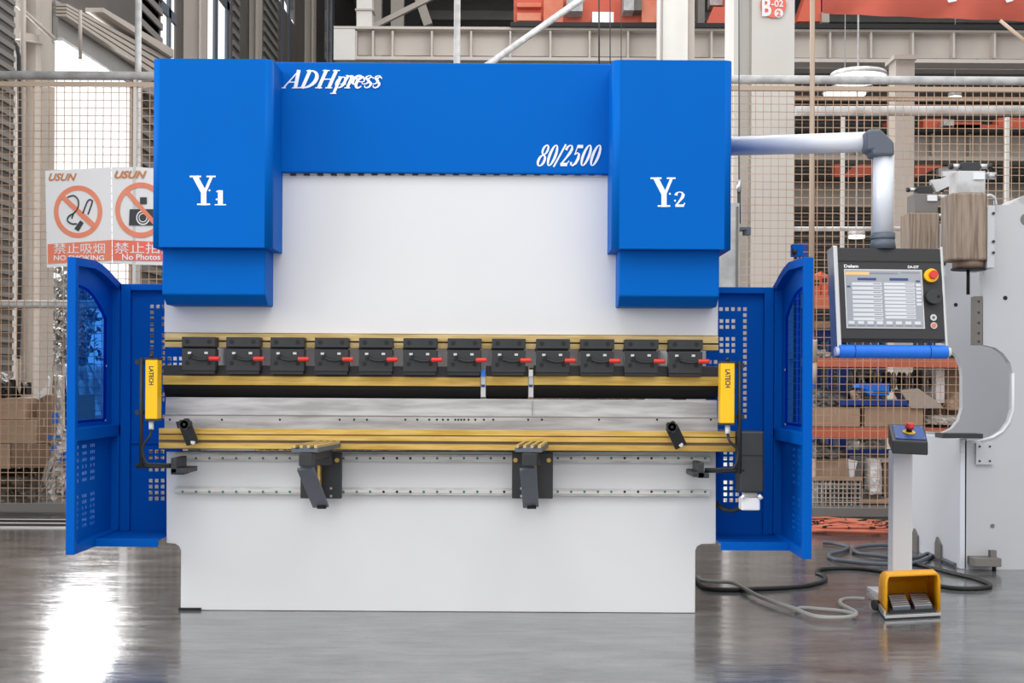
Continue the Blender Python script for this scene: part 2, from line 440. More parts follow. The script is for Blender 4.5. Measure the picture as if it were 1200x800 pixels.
for a, b in ((195, 197.5), (249, 252.5), (263, 266), (327, 330), (335, 337), (382, 383), (386.5, 388)):
    mb.box(XW - 0.03, XW + 0.01, XW * F / (a - XC) - CD, XW * F / (b - XC) - CD, 0.5, TOP)
for a, b, z in ((186, 204, 6.2), (241, 268, 7.4), (378, 389, 9.3)):
    mb.box(XW - 0.03, XW + 0.01, XW * F / (a - XC) - CD, XW * F / (b - XC) - CD, z, z + 0.14)
struct(mb.build('window_1', GREYP), 'dark mullions of the tall windows in the left wall')

# far wall and roof beyond the cranes
mb = MB().box(-6.5, 34, 44, 44.3, 0, 11.4)
struct(mb.build('wall_back', WALLG))
struct(MB().box(20, 20.2, -6, 44, 0, 12).build('wall_right', WALLG))
mb = MB()
for k in range(80):
    mb.box(-6.5, 34, 43.9, 44, 0.3 + k * 0.135, 0.36 + k * 0.135)
struct(mb.build('trim_2', SHEET), 'ribs of the grey siding on the far wall')
mb = MB().prism([(-7, 24, 14.0), (34, 24, 14.0), (34, 44.5, 11.4), (-7, 44.5, 11.4)], (0, 0, 0.15))
for k in range(12):
    y = 25 + k * 1.7; z = 14.0 - (y - 24) * 2.6 / 20.5
    mb.box(-7, 34, y, y + 0.12, z - 0.28, z)
struct(mb.build('ceiling', SHEET))
# ================================================================ STEEL FRAME OF THE HALL
def hcol(name, label, x0, x1, d, ztop, m, fl=0.24, dep=0.4, web=0.5):
    """H-section column seen on its open side: two flanges and a recessed web"""
    t = thing(name, label, 'column', (P((x0 + x1) / 2, 300, d).x, d - CD, 0))
    a = P(x0, 300, d).x; b = P(x1, 300, d).x; wdt = (b - a)
    mb = MB().box(a + wdt * fl, b - wdt * fl * 0.8, d - CD + dep * 0.35, d - CD + dep * 0.42, 0, ztop)
    mb.build('web', m, t)
    for p, q in ((a, a + wdt * fl), (b - wdt * fl * 0.8, b)):
        MB().box(p, q, d - CD, d - CD + dep, 0, ztop).build('flange', m, t)
    MB().box(a - .05, b + .05, d - CD - .05, d - CD + dep + .05, 0, 0.03).build('base_plate', m, t)
    return t
hcol('steel_column', 'beige steel column behind the left end of the mesh fence', 13, 47, 13.4, 12, COLT)
hcol('steel_column', 'beige steel column just above the left blue cover, nearest to it', 205, 234, 19.6, 13, COLT, fl=0.1)
hcol('steel_column', 'beige steel column between two tall bright windows above the machine', 277, 301, 24.5, 13, COLT, fl=0.16)
hcol('steel_column', 'farthest narrow beige steel column in the row along the left wall', 345, 366, 31, 13, COLT, fl=0.14)
# bracket and rods on the nearest column
tag(MB().prism([P(-20, 30, 13.3), P(46, 41, 13.3), P(46, 49, 13.3), P(-20, 39, 13.3)], (0, 0.12, 0)).build('cross_beam', COLT), 'short beige beam running left from the nearest left column', 'beam')
tag(MB().tube([P(9, -4, 13.2), P(64, 46, 13.2)], 0.022, 8).build('brace_rod', COLT), 'thin diagonal rod crossing the nearest left column', 'rod')
tag(MB().tube([P(27, -20, 13.15), P(27, 97, 13.15), P(27, 300, 13.15), P(27, 460, 13.15)], 0.03, 8).build('conduit_pipe', COLT), 'thin beige conduit running up the nearest left column', 'pipe')
tag(MB().tube(smooth([P(-8, 42, 13.1), P(6, 44, 13.1), P(16, 50, 13.1), P(21, 62, 13.1), P(22, 95, 13.1), P(23, 300, 13.1), P(21, 420, 13.1)]), 0.022, 8).build('black_hose', RUBBER), 'black hose bending down beside the nearest left column', 'hose')

# sloping crane runway along the left wall
def sl(mb, a, b, c, e, t):                           # quad of photo points on the wall plane, thickness t to the right
    pts = [PX(*q, XW + 0.15) for q in (a, b, c, e)]
    mb.prism(pts, (t, 0, 0))
run = thing('sloping_canopy', 'grey sloping corrugated canopy and beams at upper left behind the fence', 'canopy', PX(120, 60, XW + 0.3))
mb = MB(); sl(mb, (62, 20), (186, 102), (186, 118), (62, 47), 0.05); mb.build('lower_sheet', SHEET, run)
mb = MB()
for k in range(4):
    sl(mb, (62, 4 + k * 4), (186, 68 + k * 8.5), (186, 74 + k * 8.5), (62, 7 + k * 4), 0.14)
mb.build('ribs', COLT, run)
mb = MB(); sl(mb, (62, 0), (186, 66), (186, 102), (62, 20), 0.03); mb.build('upper_sheet', SHEET, run)
mb = MB(); sl(mb, (100, 9), (186, 58), (186, 68), (100, 14), 0.2); mb.build('edge_beam', COLT, run)
mb = MB(); sl(mb, (62, 44), (125, 85.5), (125, 88), (62, 48), 0.1); mb.build('gutter', GALV, run)
mb = MB().tube([PX(94, 12, XW + .5), PX(94, 70, XW + .5)], 0.02, 8); mb.build('hanger_rod', COLT, run)
cp = thing('louvre_panel', 'grey ribbed louvre panel above the sloping canopy', 'panel', P(134, 20, 17))
mb = MB().pb(122, -20, 147, 34, 17, 17.05); mb.build('backing', WALLD, cp)
mb = MB()
for k in range(9): mb.pp([(124, -16 + k * 5.4), (146, -6 + k * 5.4), (146, -3.5 + k * 5.4), (124, -13.5 + k * 5.4)], 16.9, 17)
mb.build('slats', SHEET, cp)

# runway girder
GD = 22.0
g = thing('crane_girder', 'long pale beige plate girder with stiffeners above the machine', 'girder', P(800, 50, GD))
MB().pb(391, 36, 1300, 67, GD + .1, GD + .13).build('web', GIRD, g)
MB().pb(391, 33, 1300, 36, GD - .12, GD + .3).build('top_flange', GIRD, g)
MB().pb(391, 68, 1300, 72, GD - .12, GD + .3).build('bottom_flange', GIRD, g)
for px in (417, 437, 460, 506, 552, 598, 645, 691, 736, 834, 876, 926, 973, 1021, 1070, 1118, 1166, 1212):
    MB().pb(px - 1.2, 36, px + 1.2, 68, GD - .10, GD + .11).build('stiffener', GIRD, g)
MB().pb(391, 34, 416, 70, GD - .14, GD - .11).build('end_plate', COLW, g)
MB().pb(598, 27.5, 1300, 32.5, GD - .2, GD + .2).build('crane_rail', DARK, g)
g2 = thing('crane_girder', 'second beige girder just below and behind the long one at right', 'girder', P(1050, 75, 27))
MB().pb(930, 67, 1300, 79, 27, 27.03).build('web', GIRD, g2)
MB().pb(930, 79, 1300, 81, 26.8, 27.2).build('bottom_flange', GIRD, g2)
for px in (960, 1007, 1054, 1100, 1147, 1195): MB().pb(px - 1, 67, px + 1, 79, 26.85, 27).build('stiffener', GIRD, g2)
g3 = thing('crane_girder', 'lower grey beige girder seen through the mesh above the console', 'girder', P(1100, 170, 30))
MB().pb(920, 155, 1320, 183, 30, 30.04).build('web', COLT, g3)
MB().pb(920, 183, 1320, 188, 29.7, 30.3).build('bottom_flange', COLT, g3)
for k in range(8): MB().pb(960 + k * 44, 156, 962 + k * 44, 183, 29.8, 30).build('stiffener', COLT, g3)
MB().pb(920, 151, 1320, 154.5, 29.6, 30.2).build('crane_rail', DARK, g3)
g4 = thing('crane_girder', 'lowest beige girder behind the mesh, below the orange crane arms', 'girder', P(1100, 230, 34))
MB().pb(920, 212, 1320, 240, 34, 34.04).build('web', COLT, g4)
MB().pb(920, 240, 1320, 243, 33.7, 34.3).build('bottom_flange', COLT, g4)
MB().pb(920, 208, 1320, 211.5, 33.6, 34.2).build('crane_rail', DARK, g4)

# columns and pipes
t = thing('steel_column', 'short pale column standing on the left end of the long girder', 'column', P(427, 20, GD))
MB().pb(418, -60, 436, 33, GD, GD + .3).build('shaft', COLW, t); MB().pb(416, 10, 438, 12, GD - .03, GD + .3).build('splice', COLT, t)
t = thing('box_column', 'white column with a thin pipe beside it, right of the red crane', 'column', P(795, 40, 20).xy.to_3d())
xa, xb = P(777, 40, 20).x, P(806, 40, 20).x
MB().box(xa, xb, 14, 14.4, 0, 14).build('shaft', COLW, t)
MB().box(xb, P(815, 40, 20).x, 14.1, 14.4, 0, 14).build('shaded_side', COLT, t)  # right side in darker beige: the column's shade put into its colour
tag(MB().tube([(P(772, 40, 19.8).x, 13.8, 0), (P(772, 40, 19.8).x, 13.8, 14)], 0.035, 10).build('drain_pipe', COLW), 'thin white vertical pipe beside the white column', 'pipe')
GC = 11.7
t = thing('box_column', 'large white column with a red round badge behind the right blue cover', 'column', P(896, 300, GC).xy.to_3d())
yy = GC - CD
xa, xb, xc_, xd = (P(q, 50, GC).x for q in (860, 867, 881, 931))
MB().box(xa, xb, yy, yy + .5, 0, 7).build('flange', COLW, t)
MB().box(xb, xc_, yy + .12, yy + .5, 0, 7).build('web', COLW, t)
MB().box(xc_, xd, yy, yy + .5, 0, 7).build('face_plate', COLW, t)
MB().box(xa - .06, xd + .06, yy - .06, yy + .56, 0, 0.03).build('base_plate', COLW, t)
b = thing('column_badge', 'round red badge reading B-02 2 at the top of the large white column', 'sign', P(906, 6, GC - .02))
MB().disc(P(906, 6, GC - .012), (0, -1, 0), 15 * GC / F, .012, 40).build('disc', BANNER, b)
text('B', 893, -3, 904, 19, GC - .03, LETTER, 'letter', b, bold=0.03)
text('-02', 904, 0, 918, 8, GC - .03, LETTER, 'number', b, bold=0.02)
MB().disc(P(912.5, 15.5, GC - .026), (0, -1, 0), 5.2 * GC / F, .004, 20).build('dot', LETTER, b)
text('2', 910, 12, 915, 19, GC - .035, BANNER, 'number', b, bold=0.03)
t = thing('steel_column', 'slim grey white column behind the mesh, right of the console arm', 'column', P(1062, 300, 16).xy.to_3d())
MB().box(P(1050, 70, 16).x, P(1072, 70, 16).x, 10, 10.3, 0, P(1062, 67, 16).z).build('shaft', COLT, t)
MB().pb(1048, 64, 1075, 69, 15.95, 16.35).build('head_plate', COLT, t)
for px, d, y1, lab in ((535.5, 11.6, 0, 'grey galvanised pipe rising behind the middle of the machine'), (162, 11.6, 0, 'grey galvanised pipe rising left of the left blue cover')):
    c = P(px, 60, d)
    tag(MB().tube([(c.x, c.y, 0), (c.x, c.y, 4.6)], 0.028, 14).build('galvanised_pipe', GALV), lab, 'pipe')
tag(MB().tube([P(560, 84, 18), P(700, -14, 18)], 0.045, 10).build('diagonal_brace', GALV), 'long diagonal pipe brace left of the red crane', 'brace')
tag(MB().bar(P(438, 31, 24), P(520, -10, 24), 0.09, 0.1).build('diagonal_brace', COLT), 'beige diagonal bar above the left part of the girder', 'brace')
tag(MB().bar(P(487, -14, 30), P(502, 30, 30), 0.2, 0.2).build('inclined_strut', COLT), 'beige inclined strut above the girder beside the dark wall', 'strut')
for x0, x1, lab in ((438, 447, 'narrow beige post directly right of the short pale column'), (458, 473, 'wider beige post left of the inclined strut')):
    c0, c1 = P(x0, 10, 32).x, P(x1, 10, 32).x
    tag(MB().box(c0, c1, 26, 26.3, 0, 12).build('steel_post', COLT), lab, 'post')
tag(MB().box(P(447, 0, 36).x, P(492, 0, 36).x, 30, 30.1, 6, 12.5).build('dark_shutter', DARK), 'dark shutter behind the beige posts above the girder', 'shutter')
for i, (px, top) in enumerate(((702, 74), (715, 70), (728, 68))):
    lab = ('thick black cable hanging in front of the girder', 'middle of three dark cables hanging before the girder', 'right one of three thin cables hanging before the girder')[i]
    tag(MB().tube([P(px, -20, 17), P(px, top + 40, 17)], (0.012, 0.008, 0.006)[i], 6).build('hanging_cable', RUBBER), lab, 'cable', 'cables hanging before the girder')

# red overhead cranes standing on the rails
c = thing('overhead_crane', 'orange red overhead crane with grey winch boxes above the machine', 'crane', P(690, 15, 23))
MB().pb(602, -30, 772, 27, 24, 24.6).build('end_truck', CRANE, c)
for q in ((606, 3, 634, 8), (606, 15, 634, 24), (637, -6, 660, 26), (752, 0, 772, 26)): MB().pb(*q, 23.85, 24).build('panel', PORG, c)
MB().pb(664, -6, 683, 13, 23.6, 24).build('winch_box', GALV, c); MB().pb(731, -8, 743, 12, 23.6, 24).build('winch_box', GALV, c)
mb = MB().pb(694, 14, 719, 28, 23.4, 24)
for k in range(6): mb.pb(695 + k * 4, 16, 697 + k * 4, 27, 23.35, 23.4)
mb.build('motor', SILVER, c)
MB().pb(741, -8, 752, 12, 23.7, 24).build('gearbox', WALLG, c)
c = thing('overhead_crane', 'red crane bracket between the two white columns', 'crane', P(845, 15, 23))
MB().pp([(836, 8), (862, 8), (862, 27), (828, 27)], 24, 24.5).build('bracket', CRANE, c)
MB().pb(850, -20, 862, 8, 24, 24.5).build('post', CRANE, c); MB().pb(832, -20, 850, 6, 24.3, 24.6).build('grey_box', GALV, c)
MB().pb(818, -10, 826, 27, 24.1, 24.4).build('cable_box', WALLG, c)
c = thing('overhead_crane', 'dark red crane leg left of the red banner', 'crane', P(945, 15, 23))
MB().pp([(946, -10), (962, -10), (962, 25), (934, 25)], 24, 24.5).build('leg', CRANE, c); MB().pb(963, 14, 972, 26, 23.9, 24.2).build('wheel_cover', COLT, c)
c = thing('overhead_crane', 'small orange crane parts seen through the mesh above the lower girder', 'crane', P(1100, 145, 31))
for q in ((1082, 139, 1110, 150), (1040, 142, 1048, 150), (1118, 143, 1150, 150), (1170, 138, 1215, 150), (1110, 146, 1170, 150)): MB().pb(*q, 30.2, 30.6).build('end_truck', CRANE, c)
MB().pb(1106, 140, 1118, 147, 29.9, 30.2).build('winch_box', GALV, c)
c = thing('overhead_crane', 'sloping orange crane arms behind the mesh, left and right of slim column', 'crane', P(1050, 200, 34))
MB().pp([(1072, 187), (1118, 187), (1072, 209)], 34.2, 34.6).build('arm', CRANE, c)
MB().pp([(985, 209), (1000, 195), (1022, 187), (1030, 190), (1030, 200), (1005, 209)], 34.2, 34.6).build('arm', CRANE, c)
MB().pb(978, 187, 986, 209, 34.2, 34.6).build('post', CRANE, c)
MB().pb(1100, 197, 1120, 207, 33.9, 34.1).build('winch_box', GALV, c)
for px, pt, pbm, lab in ((988, 137, 262, 'thin white vertical post left of the slim column'), (1181, 137, 300, 'thin white vertical post above the right machine')):
    tag(MB().box(P(px - 2, 200, 14.5).x, P(px + 2, 200, 14.5).x, 8.5, 8.55, 0, P(px, 137, 14.5).z).build('steel_post', COLW), lab, 'post')
# high bay lamps
for px, py, r, d, lab in ((1006, 86, 34, 17, 'wide white high-bay lamp just under the right girder'), (1119, 110, 8, 24, 'small round white lamp behind the mesh, upper right'), (1004, 272, 10, 20, 'small white lamp low behind the mesh left of console arm'), (990, 105, 26, 21, 'flat white lamp seen through the mesh below the first one')):
    t = thing('high_bay_lamp', lab, 'lamp', P(px, py, d)); c0 = P(px, py, d); r *= d / F
    MB().tube([c0 + Vector((0, 0, -.05)), c0 + Vector((0, 0, 0)), c0 + Vector((0, 0, .015))], r, 24, r1=r * .9).build('shade', GALV, t)
    MB().tube([c0 + Vector((0, 0, -.09)), c0 + Vector((0, 0, -.05))], r * .92, 24).build('diffuser', LAMP, t)
    MB().tube([c0 + Vector((0, 0, .04)), c0 + Vector((0, 0, 9))], .008, 6).build('stem', GALV, t)
# banner
bn = thing('banner', 'red banner hanging at the top right above the girder', 'banner', P(1080, 5, 15))
pts = []
mb = MB(); n = 24
top_, bot = [], []
for i in range(n + 1):
    x = 964 + (1320 - 964) * i / n; yb = 15 + 9.5 * min(1, (x - 964) / 236) ** 0.8 + .5 * math.sin(i * 1.7)
    dd = 15 + 0.04 * math.sin(i * 0.9)
    top_.append(P(x, -60, dd)); bot.append(P(x, yb, dd))
A = mb.ring(top_); B = mb.ring(bot); A2 = mb.ring([p + Vector((0, .01, 0)) for p in top_]); B2 = mb.ring([p + Vector((0, .01, 0)) for p in bot])
for i in range(n):
    mb._f([A[i], B[i], B[i+1], A[i+1]], True); mb._f([A2[i+1], B2[i+1], B2[i], A2[i]], True); mb._f([B[i], B2[i], B2[i+1], B[i+1]])
mb.build('cloth', BANNER, bn)
MB().pp([(1110, -1), (1121, -1), (1121, 1), (1112, 3)], 14.94, 14.95).pp([(1178, -1), (1188, -3), (1187, 1), (1180, 3)], 14.94, 14.95).build('letter_stroke', LETTER, bn)
tag(MB().tube([P(1172, 24, 14.8), P(1230, 72, 14.8)], .02, 6).build('rope', TANP), 'diagonal rope at right below the red banner', 'rope')

# ================================================================ MESH FENCE
FD = 10.2
fe = thing('mesh_fence', 'rusty wire mesh fence with grey rails running behind the machine', 'fence', (0, FD - CD, 0))
k = FD / F; y = FD - CD
z0 = 0.09; z1 = P(600, 96, FD).z
xl, xr = -4.75, 8.0
mb = MB(); n = int((xr - xl) / 0.0595)
for i in range(n + 1):
    x = xl + i * 0.0595; mb.box(x - .0024, x + .0024, y - .002, y + .002, z0, z1)
nz = int((z1 - z0) / .0595)
for j in range(nz + 1):
    z = z0 + j * .0595; mb.box(xl, xr, y + .002, y + .006, z - .0024, z + .0024)
mb.build('wire_mesh', STAN, fe)
zt = P(500, 91, FD).z
MB().tube([(xl, y, zt), (xr, y, zt)], .034, 12).build('top_rail', GALV, fe)
MB().box(xl, xr, y - .015, y + .02, zt - .085, zt - .05).build('top_strip', TANP, fe)
zm = P(50, 356, FD).z
MB().tube([(xl, y + .04, zm), (-2.7, y + .04, zm)], .032, 12).build('middle_rail', GALV, fe)
MB().box(xl, xr, y - .03, y + .03, 0.03, 0.095).build('bottom_rail', WALLG, fe)
for px in (-60, 152, 330, 560, 744, 1236):
    x = P(px, 300, FD).x
    MB().box(x - .011, x + .011, y + .006, y + .05, 0, zt).build('post', TANP, fe)
for px in (157.5,): 
    x = P(px, 300, FD).x
    MB().box(x - .012, x + .012, y - .012, y + .03, 0.1, zt).build('post', COLW, fe)
zt2 = P(1060, 115, FD).z
MB().box(P(932, 115, FD).x, xr, y + .01, y + .05, zt2 - .014, zt2 + .014).build('upper_strip', TANP, fe)
tag(MB().tube([P(932, 130, 11.4), P(1300, 130, 11.4)], .042, 14).build('galvanised_pipe', GALV), 'thick horizontal grey pipe behind the mesh at upper right', 'pipe')
tag(MB().tube([P(930, 268, 13), P(1300, 268, 13)], .022, 10).build('galvanised_pipe', GALV), 'thin horizontal grey pipe behind the mesh at console height', 'pipe')
# pole with hanging weights in front of the fence
pt = thing('hanging_rope', 'thin beige cord pole hanging in front of the mesh by the right door', 'rope', P(952, 450, 10.1))
MB().tube([P(952, -30, 10.1), P(951.5, 400, 10.05)], .019, 10).build('cord', TANP, pt)
tag(MB().tube([P(949, 398, 10.05), P(949, 401, 10.05), P(949, 424, 10.05)], .055, 18).build('counterweight', BEIGEC), 'upper beige cylinder weight hanging by the right blue door', 'weight', 'beige hanging weights')
tag(MB().tube([P(949, 425.5, 10.05), P(949, 449, 10.05)], .053, 18).build('counterweight', BEIGEC), 'lower beige cylinder weight hanging by the right blue door', 'weight', 'beige hanging weights')

# posters
def quad(mb, pts, d, t=.003): return mb.pp(pts, d, d + t)
def ringp(mb, cx, cy, r0, r1, d, n=40):
    a = mb.ring([P(cx + r0 * math.cos(i*2*math.pi/n), cy + r0 * math.sin(i*2*math.pi/n) * 1.08, d) for i in range(n)])
    b = mb.ring([P(cx + r1 * math.cos(i*2*math.pi/n), cy + r1 * math.sin(i*2*math.pi/n) * 1.08, d) for i in range(n)])
    for i in range(n): mb._f([a[i], a[(i+1) % n], b[(i+1) % n], b[i]])
PD = 10.186
p1 = thing('no_smoking_poster', 'white and orange no smoking poster hung on the mesh fence', 'poster', P(92, 310, PD))
quad(MB(), [(53, 200), (91, 198), (130, 196), (131, 308), (93, 311), (55, 313.5)], PD).build('sheet', PAPER, p1)
text('USUN', 57, 203, 90, 212, PD - .003, PTXT, 'heading', p1, shear=0.35, bold=0.035)
mb = MB(); ringp(mb, 91.5, 248, 28.5, 23, PD - .003); mb.build('ring', PORG, p1)
quad(MB(), [(70, 231), (74, 227.5), (113, 263), (109, 268)], PD - .006, .002).build('slash', PORG, p1)
mb = MB(); mb.pp([(94, 258), (98, 261), (92, 271), (87, 268)], PD - .005, PD - .004)
for poly in ([(79,231),(86,229),(91,233),(92,240),(90,246)], [(90,246),(86,250),(81,253),(79,258),(84,262),(90,262)], [(84,256),(86,250)], [(97,250),(103,235),(108,235),(107,240),(103,251)]):
    q = [P(x, y_, PD - .006) for x, y_ in poly]; mb.tube(smooth(q, 4), .0055, 5)
mb.build('cigarette_icon', INK, p1)
quad(MB(), [(56, 286), (131, 281), (131, 305), (56, 309)], PD - .004, .002).build('band', PORG, p1)
text('禁止吸烟', 63, 285, 123, 297, PD - .007, LETTER, 'chinese_text', p1)
text('NO SMOKING', 63, 299, 122, 305, PD - .007, LETTER, 'english_text', p1, bold=0.02)
p2 = thing('no_photos_poster', 'white and red no photos poster on the mesh, half behind machine cover', 'poster', P(170, 308, PD))
quad(MB(), [(131, 196), (160, 195.5), (207, 199), (207, 311), (160, 310), (132, 308)], PD + .004).build('sheet', PAPER, p2)
text('USUN', 134, 200, 172, 209, PD - .003, PTXT, 'heading', p2, shear=0.35, bold=0.035)
mb = MB(); ringp(mb, 165, 246, 30, 24.5, PD - .003); mb.build('ring', PORG, p2)
quad(MB(), [(147, 226.5), (151, 223.5), (187, 264), (183, 267)], PD - .006, .002).build('slash', PORG, p2)
mb = MB(); mb.pp([(164, 231), (172, 231), (172, 239), (164, 239)], PD - .005, PD - .004)
mb.pp([(152, 245), (182, 245), (182, 264), (151, 264)], PD - .005, PD - .004); mb.build('camera_icon', INK, p2)
mb = MB(); ringp(mb, 167.5, 255, 8, 6.5, PD - .0055); ringp(mb, 167.5, 255, 5, 4, PD - .0055); mb.build('lens_ring', PAPER, p2)
quad(MB(), [(132, 281), (207, 284), (207, 306), (132, 304.5)], PD - .004, .002).build('band', BANNER, p2)
text('禁止拍照', 134, 284, 206, 297, PD - .007, LETTER, 'chinese_text', p2)
text('No Photos', 143, 297.5, 188, 304.5, PD - .007, LETTER, 'english_text', p2, bold=0.02)

# ================================================================ GOODS BEHIND THE FENCE, LEFT
def blob(mb, x0, y0, x1, y1, d0, d1, jit=0.03, nx=10, ny=10, top=None):
    """crumpled wrapped heap filling a photo rectangle"""
    g = []
    for j in range(ny + 1):
        row = []
        for i in range(nx + 1):
            fx, fy = i / nx, j / ny
            x = x0 + (x1 - x0) * fx; yt = y0 if top is None else top(fx); y_ = yt + (y1 - yt) * fy
            edge = min(1, 6 * fx * (1 - fx)) * min(1, 2.5 * fy + .2)
            d = d1 + (d0 - d1) * edge + random.uniform(-jit, jit)
            row.append(mb.bm.verts.new(P(x, y_, d) + Vector((random.uniform(-jit, jit) * .4, 0, random.uniform(-jit, jit) * .3))))
        g.append(row)
    bk = [[mb.bm.verts.new(Vector((v.co.x, d1 + .05 - CD, v.co.z))) for v in row] for row in (g[0], g[-1])]
    for j in range(ny):
        for i in range(nx): mb._f([g[j][i], g[j][i+1], g[j+1][i+1], g[j+1][i]])
    for i in range(nx):
        mb._f([g[0][i], bk[0][i], bk[0][i+1], g[0][i+1]]); mb._f([g[-1][i], g[-1][i+1], bk[1][i+1], bk[1][i]])
        mb._f([bk[0][i], bk[1][i], bk[1][i+1], bk[0][i+1]])
    s0 = [g[j][0] for j in range(ny + 1)] + [bk[1][0], bk[0][0]]; mb._f(s0)
    s1 = [g[j][nx] for j in range(ny + 1)] + [bk[1][-1], bk[0][-1]]; mb._f(s1)
    return mb
def carton(label, x0, y0, x1, y1, d0, d1, m=CARD, flap=None, group='cartons stacked behind the fence'):
    t = thing('cardboard_box', label, 'box', P((x0 + x1) / 2, y1, d0), group)
    MB().pb(x0, y0, x1, y1, d0, d1).build('carton', m, t, bevel=.004)
    MB().pb((x0 + x1) / 2 - 1, y0 - .3, (x0 + x1) / 2 + 1, y0 + (y1 - y0) * .3, d0 - .003, d1).build('tape', TANP, t)
    return t
# stacked from the floor, drawn bottom to top
tag(MB().box(P(-60, 590, 11).x, P(130, 590, 11).x, 4.4, 6.3, 0.0, 0.03).build('pallet', WALLG), 'long grey pallet under the wrapped goods behind the left mesh', 'pallet')
for i in range(4):
    pass
mb = blob(MB(), -60, 548, 56, 589, 10.80, 11.40, .03, 26, 9); tag(mb.build('wrapped_bundle', WRAPD), 'dark crinkled plastic wrapped bundle at the foot of the left mesh', 'bundle')
carton('lowest brown carton on the dark wrapped bundle, left of its row', -60, 520, 12, 549, 10.85, 11.40, CARD)
carton('lowest brown carton on the dark wrapped bundle, beside the blue printed bag', 13, 520, 54, 548, 10.85, 11.40, CARD2)
carton('middle brown carton of the left stack behind the mesh', -60, 492, 42, 519.5, 10.85, 11.40, CARD)
carton('small dark brown carton in the middle layer by the printed bag', 43, 490, 60, 519.5, 10.90, 11.40, CARD2)
carton('wide brown carton on top of the left stack behind the mesh', -60, 466, 30, 491.5, 10.90, 11.40, CARD)
carton('brown carton on top beside the white torn wrap', 43, 462, 60, 489.5, 10.95, 11.40, CARD2)
carton('small brown carton right of the white torn wrap', 70, 462, 92, 500, 11.15, 11.60, CARD)
tag(blob(MB(), -20, 430, 14, 466, 10.90, 11.20, .02, 10, 8, top=lambda f_: 432 + 18 * abs(f_ - .3)).build('black_bag', RUBBER), 'black bag lying on top of the left cartons', 'bag')
tag(blob(MB(), 24, 448, 34, 462, 11.00, 11.10, .01, 6, 5).build('black_scrap', RUBBER), 'small black scrap beside the black bag', 'scrap')
tag(MB().pp([(42, 464), (47, 458), (54, 452), (56, 440), (58, 445), (55, 462), (44, 468)], 10.88, 10.91).build('torn_wrap', PAPER), 'torn white paper sticking up from the left cartons', 'paper')
wb = thing('wrapped_bundle', 'white crumpled film bundle with blue print behind the left mesh', 'bundle', P(78, 590, 11))
blob(MB(), 46, 500, 100, 586, 10.48, 10.66, .03, 22, 26, top=lambda f_: 586 - 82 * min(1, (f_ * 2.8) ** .8)).build('film', WRAP, wb)
blob(MB(), 63, 440, 74, 515, 10.5, 10.66, .02, 6, 18).build('film_tail', WRAP, wb)
mb = MB()
for i in range(26):
    x = random.uniform(56, 92); y_ = random.uniform(505, 538); s_ = random.uniform(2, 5)
    if y_ < 520 - (x - 56) * .6 and x > 66: continue
    mb.pp([(x, y_), (x + s_, y_ - 1), (x + s_ * .9, y_ + s_ * .8), (x - 1, y_ + s_ * .7)], 10.43, 10.45)
for y_ in (484, 491): mb.pp([(61, y_), (67, y_ - 1), (67, y_ + 5), (61, y_ + 5)], 10.43, 10.46)
mb.each('blue_print', PBLUE, wb)
tag(blob(MB(), 60, 428, 134, 592, 11.70, 12.3, .05, 14, 14).build('wrapped_bundle', WRAP), 'pale wrapped bundle under the tree beyond the left column', 'bundle')
# tree outside the opening
tr = thing('tree', 'grey leaved tree outside the opening behind the left blue door', 'tree', (P(90, 400, 19).x, 13, 0))
tx = P(90, 400, 19).x
MB().tube([(tx, 13, 0), (tx + .1, 13, 1.2), (tx - .05, 13.1, 2.2)], .11, 8, r1=.05).build('trunk', BARK, tr)
mb = MB()
for i in range(2100):
    px = random.gauss(82, 15); py = random.uniform(312, 480)
    if py < 330 and random.random() < .5: continue
    if px < 40 or px > 128: continue
    c0 = P(px, py, 19 + random.uniform(-.7, .9)); s_ = random.uniform(.03, .075)
    a = Vector((random.uniform(-1, 1), random.uniform(-1, 1), random.uniform(-1, 1))).normalized(); b_ = a.orthogonal().normalized()
    mb._f(mb.ring([c0 + a * s_, c0 + b_ * s_ * .5, c0 - a * s_, c0 - b_ * s_ * .5]))
mb.build('foliage', LEAF, tr)
# grate in floor
gr = thing('floor_grate', 'pale slotted metal strip on the floor before the left mesh', 'grate', FL(40, 613))
mb = MB(); a = FL(-80, 608); b_ = FL(120, 608); c0 = FL(120, 620)
mb.box(a.x, b_.x, c0.y, a.y, 0.0, .006); mb.build('strip', GRATE, gr)
mb = MB(); n = 30
for i in range(n):
    x = a.x + (b_.x - a.x) * i / n
    for j in (0, 1):
        ya = c0.y + (a.y - c0.y) * (.18 + .42 * j); yb_ = ya + (a.y - c0.y) * .26
        mb.prism([(x, ya, .0065), (x + .05, ya, .0065), (x + .10, yb_, .0065), (x + .05, yb_, .0065)], (0, 0, .001))
mb.build('slots', DARK, gr)
# ================================================================ STORAGE RACK BEHIND THE FENCE, RIGHT
RD = 10.90
rk = thing('storage_rack', 'blue and orange storage rack behind the mesh right of the machine', 'rack', P(1040, 595, RD))
zt_ = P(1040, 285, RD).z
for px0, px1 in ((936, 947), (1132, 1141)):
    for dd in (RD + .02, RD + 1.0):
        x0 = P(px0, 400, RD).x; x1 = P(px1, 400, RD).x
        MB().box(x0, x1, dd - CD, dd - CD + .07, 0, zt_).build('upright', RBLUE, rk)
for y0, y1, xa_, xb_ in ((420, 430, 940, 1141), (501, 513, 938, 1141), (346, 362, 940, 1141)):
    for dd in (RD - .04, RD + 1.07):
        MB().pb(xa_, y0, xb_, y1, dd, dd + .05).build('beam', ORANGE, rk)
for y0 in (419, 500, 345.5):
    MB().pb(947, y0, 1132, y0 + 1.2, RD + .03, RD + 1.0).build('shelf_board', WALLG, rk)
